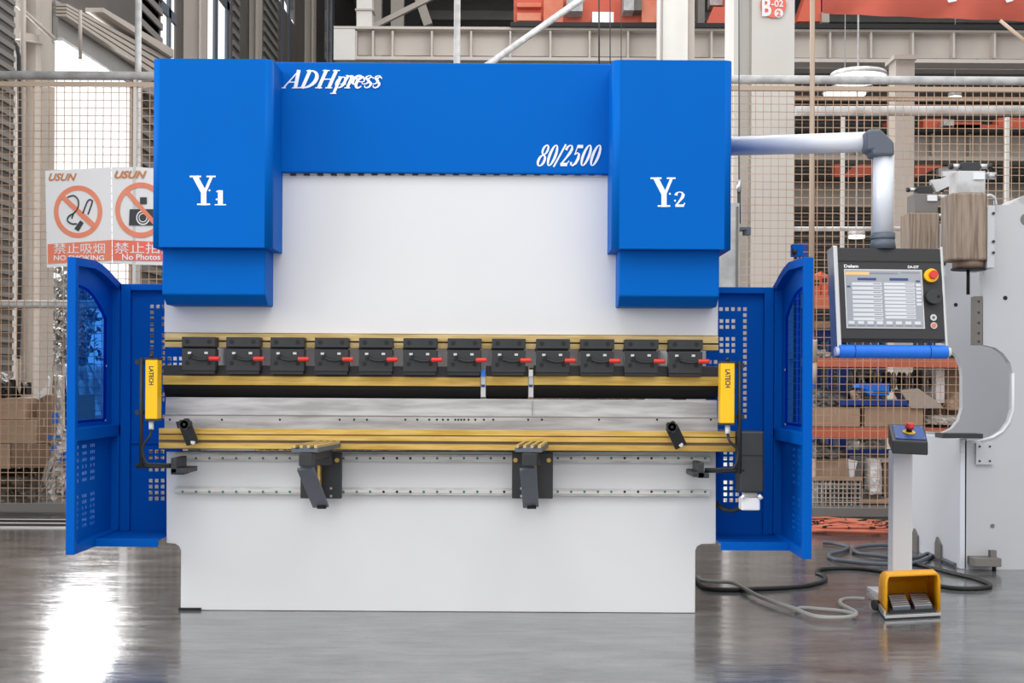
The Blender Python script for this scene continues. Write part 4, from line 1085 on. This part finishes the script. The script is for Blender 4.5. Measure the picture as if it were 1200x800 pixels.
# side guards: fixed rear panel and forward door, both sides
ZB = .331
def guard(side):
    L = side == 'left'
    xin = P(143, 480, 6.25).x if L else P(905, 480, 6.25).x
    sgn = 1 if L else -1
    xbk0, xbk1 = (xin, P(216, 480, 6.28).x) if L else (P(826, 480, 6.28).x, xin)
    yb = .25
    ztp = P(143 if L else 905, 333 if L else 337, 6.25).z
    hw = .0085
    holes = []
    def hb(px, py):
        c = P(px, py, 6.25); x = c.x; zz = c.z - ZB
        holes.append((x - xbk0 - hw, x - xbk0 + hw, zz - hw, zz + hw))
    if L:
        for px in (178, 185, 192): hb(px, 359)
        for i in range(1, 9): hb(178, 359 + 6.8 * i)
        for i in (2, 3, 5, 6, 7, 8): hb(191.5, 359 + 6.8 * i)
        for px in (191.5, 198.3, 205, 211.8): hb(px, 420); hb(px, 427)
        for y_ in (434, 441, 448, 462, 468, 488): hb(190.5, y_)
        for y_ in (529, 536, 550, 563, 570, 577, 584):
            for px in (176.5, 183.5, 190.5): hb(px, y_)
    else:
        for y_ in (362,): 
            for px in (845, 852, 859, 866): hb(px, y_)
        for y_ in (376, 383, 397, 404, 411):
            for px in (845.5, 852.5, 859.5): hb(px, y_)
        for i in range(19): hb(873, 362 + 7 * i)
        for y_ in (424, 431): 
            for px in (832, 838.5): hb(px, y_)
        for y_ in (530, 537, 544, 551, 565, 572, 579, 586):
            for px in (850, 857, 864): hb(px, y_)
    g_ = MB().plate((xbk0, yb, ZB), (1, 0, 0), (0, 0, 1), (0, .004, 0), (0, xbk1 - xbk0), (0, ztp - ZB), holes).build('side_guard', BLUE if False else BLUE2, pbk)
    # raised frame of the rear panel
    def fb(xa, xb, za, zb_, y0=-.03): return MB().box(xa, xb, yb + y0, yb + .001, za, zb_)
    fw = .045
    e0 = xin; e1 = xin + sgn * fw
    fb(e0, e1, ZB, ztp).build('guard_frame', BLUE2, g_, bevel=.003)
    ex = xbk1 if L else xbk0
    fb(e1, ex, ztp - .03, ztp).build('guard_frame', BLUE2, g_, bevel=.003)
    fb(e1, ex, P(0, 516, 6.2).z - .012, P(0, 516, 6.2).z, -.008).build('guard_rib', BLUE2, g_)
    exs = P(194.5, 600, 6).x if L else P(839.5, 600, 6).x
    MB().box(e0, exs, -.12, yb, ZB - .004, ZB).build('guard_sill', BLUE2, g_)
    MB().box(e0, exs, -.14, -.12, ZB - .03, ZB + .006).build('sill_lip', BLUE2, g_, bevel=.002)
    # door in the plane x = xin reaching forward
    yn = -.42; th = .038
    if L: arcp = [(103, 301), (112, 305), (120, 310), (128, 317), (135, 325), (143, 333)]
    else: arcp = [(930, 302), (924, 307), (918, 314), (913, 322), (909, 330), (905, 337)]
    xo = xin - sgn * 0.0
    ap = [PX(px, py, xin) for px, py in arcp]
    ap = [Vector((xin, p.y, p.z)) for p in ap]
    ztn = P(97, 301, 5.58).z if L else P(936, 301, 5.58).z
    near = yn + .0
    # outline and inner outline
    x_out = xin - sgn * th
    mid_t, mid_b = P(100, 500, 5.7).z, P(100, 513, 5.7).z
    mid_t = .83; mid_b = .775
    dr = MB().box(xin, x_out, yn, yn + .035, ZB - .03, ztn).build('guard_door', BLUE2, g_, bevel=.003)
    # arched top strip
    mb = MB(); up = [Vector((0, p.y, p.z)) for p in ap]; up[0] = Vector((0, yn + .03, ztn)); lo = []
    for i, p in enumerate(up):
        t_ = (up[min(i+1, 5)] - up[max(i-1, 0)]).normalized(); n_ = Vector((0, -t_.z, t_.y))
        lo.append(p - n_ * .035)
    for i in range(5):
        mb.prism([(xin, up[i].y, up[i].z), (xin, up[i+1].y, up[i+1].z), (xin, lo[i+1].y, lo[i+1].z), (xin, lo[i].y, lo[i].z)], (-sgn * th, 0, 0))
    mb.build('door_arch', BLUE2, g_)
    MB().box(xin, x_out, yn + .03, yb, mid_b, mid_t).build('door_rail', BLUE2, g_, bevel=.003)
    MB().box(xin, x_out, yn + .03, yb, ZB - .03, ZB + .012).build('door_rail', BLUE2, g_, bevel=.003)
    MB().box(xin, x_out, yb - .05, yb + .02, ZB, ztp).build('door_hinge_post', BLUE2, g_, bevel=.003)
    # lower sheet with punched slots
    hol = []
    for bi, (za, zc) in enumerate(((.745, .60), (.53, .40))):
        for cx_ in (.06, .17, .28):
            for r_ in range(6):
                for q in range(3):
                    if (r_ + q + bi) % 5 == 4 and q == 1: continue
                    zc_ = za - (za - zc) * r_ / 5
                    hol.append((cx_ + q * .022, cx_ + q * .022 + .013, zc_ - .007 - ZB, zc_ + .007 - ZB))
    MB().plate((x_out + sgn * .004, yn + .035, ZB), (0, 1, 0), (0, 0, 1), (-sgn * .003, 0, 0), (0, yb - .05 - yn - .035), (0, mid_b - ZB), hol).build('door_sheet', BLUE2, g_)
    # upper sheet around the tinted window (arched by stepping the opening)
    y0_, y1_ = yn + .035, yb - .05; W = y1_ - y0_
    zlo, zw0 = mid_t, mid_t + .03
    def ztop(y_):
        for i in range(5):
            if up[i].y <= y_ <= up[i+1].y:
                f_ = (y_ - up[i].y) / max(1e-6, up[i+1].y - up[i].y); return up[i].z + (up[i+1].z - up[i].z) * f_
        return up[-1].z if y_ > up[-1].y else up[0].z
    mb = MB(); n = 24; wy0, wy1 = .02, W - .11
    def zwin(s_): return ztop(y0_ + s_) - .12 - .09 * max(0, (s_ - wy0) / (wy1 - wy0)) ** 2.2
    xs = x_out + sgn * .004
    def Q(s_, z_): return Vector((xs, y0_ + s_, z_))
    off = Vector((-sgn * .003, 0, 0))
    ss = [W * i / n for i in range(n + 1)]
    for i in range(n):
        a, b = ss[i], ss[i+1]; m_ = (a + b) / 2
        ta, tb = ztop(y0_ + a) - .01, ztop(y0_ + b) - .01
        if wy0 < m_ < wy1:
            mb.prism([Q(a, zwin(a)), Q(b, zwin(b)), Q(b, tb), Q(a, ta)], off); mb.prism([Q(a, zlo), Q(b, zlo), Q(b, zw0), Q(a, zw0)], off)
        else: mb.prism([Q(a, zlo), Q(b, zlo), Q(b, tb), Q(a, ta)], off)
    mb.build('door_sheet', BLUE2, g_)
    pts = [Q(wy0 - .01, zw0 - .01), Q(wy1 + .01, zw0 - .01)] + [Q(wy0 - .01 + (wy1 - wy0 + .02) * (1 - i / 10), zwin(wy0 + (wy1 - wy0) * (1 - i / 10)) + .01) for i in range(11)]
    MB().prism([p + Vector((sgn * .004, 0, 0)) for p in pts], (sgn * .002, 0, 0)).build('door_window', TINT, g_)
    mb = MB()
    for s_, z_ in ((wy0 + .0, zw0 - .01), (wy1, zw0 - .01), (wy1 + .01, 1.1), (wy0 + .03, 1.36)): mb.disc(Q(s_, z_), (sgn, 0, 0), .006, .008, 8)
    mb.each('window_screw', SILVER, g_)
    return g_
guard('left'); guard('right')
MB().pb(929, 286, 941, 300, 6.2, 6.25).build('guard_bracket', BLUE2, pbk)
MB().tube([P(931, 292, 6.18), P(931, 298, 6.18)], .012, 8).build('bracket_knob', RUBBER, pbk)

# laser safety sensors on swinging arms
def sensor(x0, x1, y0, y1, rodx, armx0, armx1, army, side):
    dS = 5.74
    s_ = MB().pb(x0, y0, x1, y1, dS, dS + .07).build('laser_sensor', YELLOW, pbk, bevel=.004)
    MB().pb(x0 - .5, y0 - 2, x1 + .5, y0, dS - .002, dS + .072).build('sensor_cap', BLACK, s_); MB().pb(x0, y1, x1, y1 + 2, dS, dS + .07).build('sensor_cap', BLACK, s_)
    c = (x0 + x1) / 2
    MB().tube([P(c, y0 - 2, dS + .03), P(c, y0 - 6, dS + .03)], .009, 10).build('aerial_stub', BLACK, s_)
    MB().tube([P(c, y1 + 2, dS + .03), P(c, y1 + 8, dS + .03), P(c, y1 + 12, dS + .03)], .011, 12).build('plug', PAPER, s_)
    rc_ = MB().tube([P(rodx, y0 - 2, dS + .04), P(rodx, army + 3, dS + .04)], .009, 12); rc_.build('sensor_rod', BLACK, s_)
    for yy_ in (y0 + 3, y1 - 8): MB().pb(min(rodx, c) - (7 if side == 'left' else 0), yy_ - 2.5, max(rodx, c) + (0 if side == 'left' else 6), yy_ + 2.5, dS + .05, dS + .09).build('rod_clamp', BLACK, s_)
    MB().tube([P(armx0, army, dS + .05), P(armx1, army, dS + .05)], .011, 12).build('swing_arm', BLACK, s_)
    sg = 1 if side == 'left' else -1
    MB().tube(smooth([P(c, y1 + 11, dS + .03), P(c - 2 * sg, y1 + 20, dS), P(rodx + 3 * sg, y1 + 30, dS), P(rodx + 2 * sg, y1 + 40, dS), P(rodx + 7 * sg, army - 3, dS), P(rodx + 20 * sg, army - 2, dS), P(rodx + 33 * sg, army - 1, dS + .02)]), .006, 8).build('sensor_cable', RUBBER, s_)
    e = armx1 if side == 'left' else armx0
    MB().pb(e - 8, army - 9, e - 1, army + 9, dS + .02, dS + .2).pb(e - 8, army + 3, e + 12 if side == 'left' else e + 5, army + 9, dS + .02, dS + .2).build('arm_bracket', BLACK, s_, bevel=.003)
    return s_
sL = sensor(170, 184.5, 421, 491, 165.5, 160, 208, 545.5, 'left')
sR = sensor(844.5, 861, 425, 496, 866.5, 826, 872, 551, 'right')
MB().pb(812, 553, 826, 559, 5.76, 5.99).build('arm_bracket', BLACK, sR, bevel=.003)
MB().pb(200, 550, 216, 556, 5.9, 5.99).build('arm_bracket', BLACK, sL, bevel=.003)
def side_word(word, x0, x1, y0, y1, par, flip=1):
    d = 5.7395
    return text(word, x0, y0, x1, y1, d, INK, 'sensor_lettering', par, bold=.03, rot=-90)
side_word('LATECH', 174.5, 180, 429, 451, sL); side_word('LATECH', 850, 856, 432.5, 454, sR)
# junction box below the right sensor
jb = MB().pb(867, 505, 895.5, 577, 5.78, 5.9).build('junction_box', BLACK, pbk, bevel=.008)
MB().pb(867.5, 533, 895, 534, 5.778, 5.79).build('box_seam', DARK, jb)
pl_ = MB().pb(869, 583, 891, 598, 5.8, 5.88).build('white_connector', PAPER, pbk, bevel=.006)
MB().pb(872, 577, 888, 584, 5.82, 5.88).build('connector_neck', COLW, pl_, bevel=.004)
for x in (872, 889): MB().tube([P(x, 580, 5.79), P(x + (4 if x > 880 else -3), 584, 5.79)], .008, 8).build('connector_latch', PAPER, pl_)
MB().tube(smooth([P(870, 594, 5.86), P(858, 598, 5.95), P(846, 595, 6.0), P(838, 588, 6.05), P(834, 580, 6.08)]), .011, 10).build('box_cable', RUBBER, pbk)
# grey cabinet edge standing behind the right cover
xa_ = P(800, 300, 7.3).x; xb_ = P(868.5, 300, 7.3).x; zc_ = P(865, 236, 7.3).z
cb = MB().box(xa_, xb_, 1.36, 1.7, .62, zc_).build('grey_cabinet', GALV, pbk)
MB().box(xb_ - .018, xb_ - .006, 1.352, 1.362, .64, zc_ - .02).build('door_edge', WALLG, cb)
MB().pb(872, 266, 880, 275, 7.45, 7.5).pb(866, 266, 876, 269, 7.4, 7.5).build('lamp_bracket', GREYP, cb)
hc = thing('hanging_chain', 'dark thin chain with a shiny hook just right of the right blue cover', 'chain', P(866, 262, 8.3))
MB().tube([P(866, -60, 8.3), P(866, 212, 8.3)], .0045, 6).build('chain', GREYP, hc)
MB().tube([P(866, 211, 8.3), P(866, 218, 8.3), P(866, 225, 8.3)], .014, 8).build('hook', SILVER, hc)
MB().tube([P(866, 224, 8.3), P(866, 262, 8.3)], .011, 6).build('chain_end', BLACK, hc)

# ================================================================ CONTROL CONSOLE ON ITS ARM
arm = thing('console_arm', 'white tubular arm with grey elbow reaching right from the machine', 'arm', P(858, 170, 6.3))
e0 = P(850, 171.5, 6.35); e1 = P(1026, 166, 5.86)
MB().tube([e0, e0 + (e1 - e0) * .5, e1], .045, 24).build('horizontal_tube', ARMW, arm)
c = P(1035.5, 165, 5.84)
mb = MB().pp([(1016, 153), (1020, 151), (1032, 150.5), (1048, 166), (1049, 182), (1023, 182), (1023, 176), (1017, 176)], 5.78, 5.89)
mb.build('elbow', GREYP, arm, bevel=.012)
vt, vb = P(1035.5, 181, 5.84), P(1034.5, 275, 5.84)
MB().tube([vt, vb], .046, 24).build('vertical_tube', ARMW, arm)
MB().tube([P(1034.5, 273, 5.84), P(1034.5, 279, 5.84), P(1034.5, 280, 5.84)], .053, 24).build('collar', GREYP, arm)
MB().tube([P(1034.5, 280, 5.84), P(1034.5, 292, 5.84)], .050, 24, r1=.057).build('collar_base', GREYP, arm)

kc = P(1040, 346, 5.80)
con = thing('control_console', 'black control panel with colour screen hanging on the white arm', 'control panel', kc)
sxp = 5.80 / F
def cb_(x0, y0, x1, y1, f, b, name, m, bevel=0, par=None):    # console parts in its own upright frame, photo units from (1040,346)
    ux = lambda x: (x - 1040) * sxp; uz = lambda y_: -(y_ - 346) * sxp
    return MB().box(ux(x0), ux(x1), f, b, uz(y1), uz(y0)).build(name, m, par or con, bevel=bevel, local=True)
cb_(978.5, 291, 1104, 400, -.03, .05, 'housing', PANEL, .004)
cb_(979, 306.5, 1103.5, 308.3, -.0315, -.029, 'housing_seam', DARK)
cb_(974.5, 289, 980, 417, -.035, .055, 'side_rail', SILVER, .004); cb_(1102.5, 289, 1106, 417, -.035, .055, 'side_rail', SILVER, .004)
sc_ = cb_(986.5, 317, 1079.5, 387.5, -.034, -.029, 'screen_frame', SILVER, .001)
so = cb_(988, 318.5, 1078, 386, -.0355, -.033, 'screen', SCREEN)
cb_(988, 320.5, 1016, 324, -.0362, -.035, 'tab_row', SORG, par=so)
def many(name, m, rects, f, b):
    mb = MB()
    for x0, y0, x1, y1 in rects: mb.box((x0 - 1040) * sxp, (x1 - 1040) * sxp, f, b, -(y1 - 346) * sxp, -(y0 - 346) * sxp)
    return mb.build(name, m, so, local=True)
many('title_bars', SBLUE, [(1002, 327.5, 1024, 330.5), (1040, 327.5, 1062, 330.5), (1071, 330, 1076, 332), (989, 337, 993, 339)], -.0363, -.035)
many('value_rows', SROW, [(995, 333 + i * 5.2, 1030, 336.6 + i * 5.2) for i in range(9)] + [(1033, 333 + i * 4.4, 1069, 336.2 + i * 4.4) for i in range(10)] + [(1071, 334 + i * 4.6, 1077, 337 + i * 4.6) for i in range(6)], -.0363, -.035)
many('soft_keys', SROW, [(989 + i * 11.2, 379, 996 + i * 11.2, 382.5) for i in range(8)], -.0363, -.035)
many('row_marks', SDARK, [(1020, 334 + i * 5.2, 1029, 335 + i * 5.2) for i in range(9)] + [(1058, 334 + i * 4.4, 1068, 334.8 + i * 4.4) for i in range(10)] + [(989 + i * 11.2, 383.4, 997 + i * 11.2, 384.8) for i in range(8)] + [(1017, 321, 1050, 322.6), (1054, 320.5, 1076, 321.4)], -.0366, -.035)
def ctext(s, x0, y0, x1, y1, name, m=LETTER):
    o = text(s, 0, 0, 0, 0, 0, m, name, con, bold=.03, frame=lambda fx, fy: ((x0 + (x1 - x0) * fx - 1040) * sxp, -.0312, -(y1 + (y0 - y1) * fy - 346) * sxp))
    return o
ctext('Delem', 987, 311.5, 1004, 315.3, 'maker_lettering'); ctext('DA-53T', 1063, 312, 1076, 315.2, 'model_lettering')
def cdisc(x, y_, r, f, t, name, m, par=None, seg=24):
    return MB().tube([((x - 1040) * sxp, f, -(y_ - 346) * sxp), ((x - 1040) * sxp, f - t, -(y_ - 346) * sxp)], r * sxp, seg).build(name, m, par or con, local=True)
es = cdisc(1089, 324.5, 8, -.03, .022, 'emergency_stop', YELLOW); cdisc(1090, 324.5, 4.8, -.05, .02, 'stop_button', RED, es)
kn = cdisc(1090, 350, 8.8, -.03, .03, 'hand_wheel', BLACK); cdisc(1095, 350, 1.4, -.058, .01, 'wheel_pip', DARK, kn)
b1 = cdisc(1090, 374, 3.9, -.03, .006, 'start_button', SILVER); cdisc(1090, 374, 1.6, -.035, .004, 'button_mark', GREYP, b1)
b2 = cdisc(1090, 383.5, 3.9, -.03, .006, 'stop_key', SILVER); cdisc(1090, 383.5, 2.7, -.035, .004, 'button_mark', COILC, b2)
def grip(x0, x1): return MB().tube([((x0 - 1040) * sxp, -.02, -(414 - 346) * sxp), ((x0 + .6 - 1040) * sxp, -.02, -(414 - 346) * sxp), ((x1 - .6 - 1040) * sxp, -.02, -(414 - 346) * sxp), ((x1 - 1040) * sxp, -.02, -(414 - 346) * sxp)], 7.9 * sxp, 24).build('grip_bar', GRIP, con, local=True)
grip(977, 994.5); grip(995.5, 1083.5); grip(1084.5, 1105)
MB().tube([((973 - 1040) * sxp, -.02, -(414 - 346) * sxp), ((1109 - 1040) * sxp, -.02, -(414 - 346) * sxp)], 5.2 * sxp, 16).build('grip_rod', PAPER, con, local=True)
con.rotation_euler = (R(-9), 0, R(3.5))

# ================================================================ STOP BUTTON STAND AND FOOT SWITCH
dP = 6.5
st = thing('stop_button_stand', 'white post with a sloping black box and red stop button', 'pedestal', P(1057, 690, dP).xy.to_3d())
a = P(1046, 600, dP).x; b = P(1069.5, 600, dP).x; yp = dP - CD
zt1 = P(1057, 528, dP).z
MB().box(a, b, yp, yp + .08, .02, zt1).build('post', WHITE, st, bevel=.006)
MB().box(a - .07, b + .07, yp - .01, yp + .2, 0, .02).build('base_plate', GALV, st, bevel=.003)
MB().tube([(b + .006, yp + .05, .05), (b + .006, yp + .05, zt1)], .006, 8).build('post_cable', RUBBER, st)
hd = [(1039.5, 494.5), (1081, 496.5), (1089, 532.5), (1046, 529.5)]
tf = [P(1041, 496, 6.56), P(1083, 498, 6.56), P(1087.5, 518, 6.28), P(1045.5, 516, 6.28)]
lo = [Vector((p.x, p.y, zz)) for p, zz in zip(tf, (tf[0].z - .10, tf[1].z - .10, tf[2].z - .062, tf[3].z - .062))]
mb = MB(); A = mb.ring(tf); B = mb.ring(lo)
mb._f(A); mb._f(list(reversed(B)))
for i in range(4): mb._f([A[i], B[i], B[(i+1) % 4], A[(i+1) % 4]])
mb.build('control_box', BLACK, st, bevel=.006)
nrm = (tf[1] - tf[0]).cross(tf[3] - tf[0]).normalized()
if nrm.z < 0: nrm = -nrm
def onb(u, v, h=0): return tf[0] + (tf[1] - tf[0]) * u + (tf[3] - tf[0]) * v + nrm * h
MB().prism([onb(.1, .14, .001), onb(.92, .14, .001), onb(.92, .9, .001), onb(.1, .9, .001)], nrm * .003).build('blue_plate', EBLUE, st)
y_r = MB().tube([onb(.5, .55, .004), onb(.5, .55, .010)], .030, 24).build('yellow_ring', YELLOW, st)
s1 = MB().tube([onb(.5, .55, .010), onb(.5, .55, .03)], .014, 16).build('button_stem', DARK, st)
MB().tube([onb(.5, .55, .028), onb(.5, .55, .034), onb(.5, .55, .052)], .022, 20, r1=.019).build('stop_button', RED, st)
mb = MB()
for u, v in ((.14, .84), (.88, .84), (.88, .2), (.14, .2)): mb.disc(onb(u, v, .004), nrm, .004, .003, 8)
mb.each('plate_screw', SILVER, st)

fs = thing('foot_switch', 'yellow hooded double foot pedal on a silver base plate', 'foot pedal', FL(1068, 724))
q = [FL(1037, 726.5), FL(1103, 723), FL(1094, 697), FL(1019, 701)]
mb = MB(); mb.prism([p + Vector((0, 0, .006)) for p in q], (0, 0, .014)); mb.build('base_plate', SILVER, fs, bevel=.002)
fx = q[0]; ax_ = (q[1] - q[0]).normalized(); bx_ = (q[3] - q[0]).normalized(); Wd = (q[1] - q[0]).length; Dp = (q[3] - q[0]).length
def fpt(u, v, z_): return fx + ax_ * (Wd * u) + bx_ * (Dp * v) + Vector((0, 0, z_))
MB().prism([fpt(0, 0, .001), fpt(.97, 0, .001), fpt(.97, .9, .001), fpt(0.02, .9, .001)], (0, 0, .006)).build('rubber_pad', RUBBER, fs)
mb = MB().prism([fpt(-.02, 0, .018), fpt(0.015, 0, .018), fpt(0.01, .95, .018), fpt(-.02, .95, .018)], (0, 0, .022)); mb.build('side_lip', SILVER, fs)
# hood: shell open to the front
u0, u1, v0, v1, hz = .05, 1.0, .12, .42, .185
mb = MB(); T = .012
def sec(v, h, r, inset):                           # arch section at depth v
    pts_ = []
    for (u, zz) in ((u0 + inset, .02), (u0 + inset, h - r), (u0 + inset + r * .5, h - r * .3), (u0 + inset + r * 1.6, h), (u1 - inset - r * 1.6, h), (u1 - inset - r * .5, h - r * .3), (u1 - inset, h - r), (u1 - inset, .02)):
        pts_.append(fpt(u, v, zz))
    return pts_
S = [sec(.10, hz - .0, .03, 0), sec(.3, hz, .03, 0), sec(.52, hz - .02, .04, .01), sec(.62, hz - .07, .05, .03)]
Rr = [mb.ring(s_) for s_ in S]
for i in range(3):
    for k_ in range(7): mb._f([Rr[i][k_], Rr[i][k_+1], Rr[i+1][k_+1], Rr[i+1][k_]], True)
mb._f(Rr[3])
hood = mb.build('hood', HOOD, fs)
so_ = hood.modifiers.new('thickness', 'SOLIDIFY'); so_.thickness = T; so_.offset = 0
for ua, ub in ((.16, .47), (.55, .86)):
    mb = MB()
    mb.prism([fpt(ua, .06, .035), fpt(ub, .06, .035), fpt(ub, .40, .065), fpt(ua, .40, .065)], (0, 0, .012)).m(1)
    for r_ in range(6): mb.prism([fpt(ua, .08 + r_ * .05, .048 + r_ * .0044), fpt(ub, .08 + r_ * .05, .048 + r_ * .0044), fpt(ub, .10 + r_ * .05, .050 + r_ * .0044), fpt(ua, .10 + r_ * .05, .050 + r_ * .0044)], (0, 0, .004))
    mb.build('pedal', [GREYP, SILVER], fs)
MB().prism([fpt(.1, .05, .02), fpt(.92, .05, .02), fpt(.92, .5, .02), fpt(.1, .5, .02)], (0, 0, .015)).build('pedal_base', RUBBER, fs)
MB().tube([fpt(-.09, .38, .03), fpt(-.02, .38, .03)], .024, 14).build('cable_gland', RUBBER, fs)

# ================================================================ CABLES ON THE FLOOR
def C7(l): return [(800 + x / 3, 600 + y_ / 3) for x, y_ in l]
def fcable(pixels, r, m, lab, name='floor_cable', zz=0.0):
    pts_ = []
    for px, py in pixels:
        p = FL(px, py, r); p.z = r + zz; pts_.append(p)
    return tag(MB().tube(smooth(pts_, 7), r, 8).build(name, m), lab, 'cable', 'cables lying on the floor')
fcable(C7([(46, 232), (62, 254), (90, 268), (160, 272), (260, 269), (400, 262), (470, 250), (502, 236), (495, 222), (472, 212), (478, 203), (510, 198), (600, 197), (700, 208), (800, 228), (900, 258), (980, 268), (1060, 266), (1082, 256), (1040, 236), (960, 216), (870, 194), (806, 178)]), .011, RUBBER, 'long black cable winding from the press brake past the stand and back')
fcable(C7([(495, 108), (540, 113), (583, 124), (560, 138), (514, 150), (530, 166), (600, 178), (700, 184), (800, 182), (860, 165), (872, 148), (850, 130), (780, 120), (690, 118), (620, 124), (600, 134), (630, 148), (730, 160), (820, 162), (862, 148), (900, 162), (960, 188)]), .012, GREYP, 'looped dark grey cable behind the stand reaching the right machine', zz=.004)
fcable(C7([(52, 236), (70, 248), (120, 252), (175, 256), (215, 275), (270, 305), (330, 328), (390, 347), (440, 368), (490, 379), (560, 380), (602, 374), (608, 362), (585, 348), (556, 332), (558, 318), (590, 312), (640, 314)]), .010, GREYCAB, 'pale grey cable running from the press brake to the foot pedal', zz=.012)
fcable(C7([(392, 348), (420, 340), (480, 344), (550, 350), (590, 358), (606, 366)]), .009, GREYCAB, 'short pale grey loop beside the foot pedal cable', zz=.005)
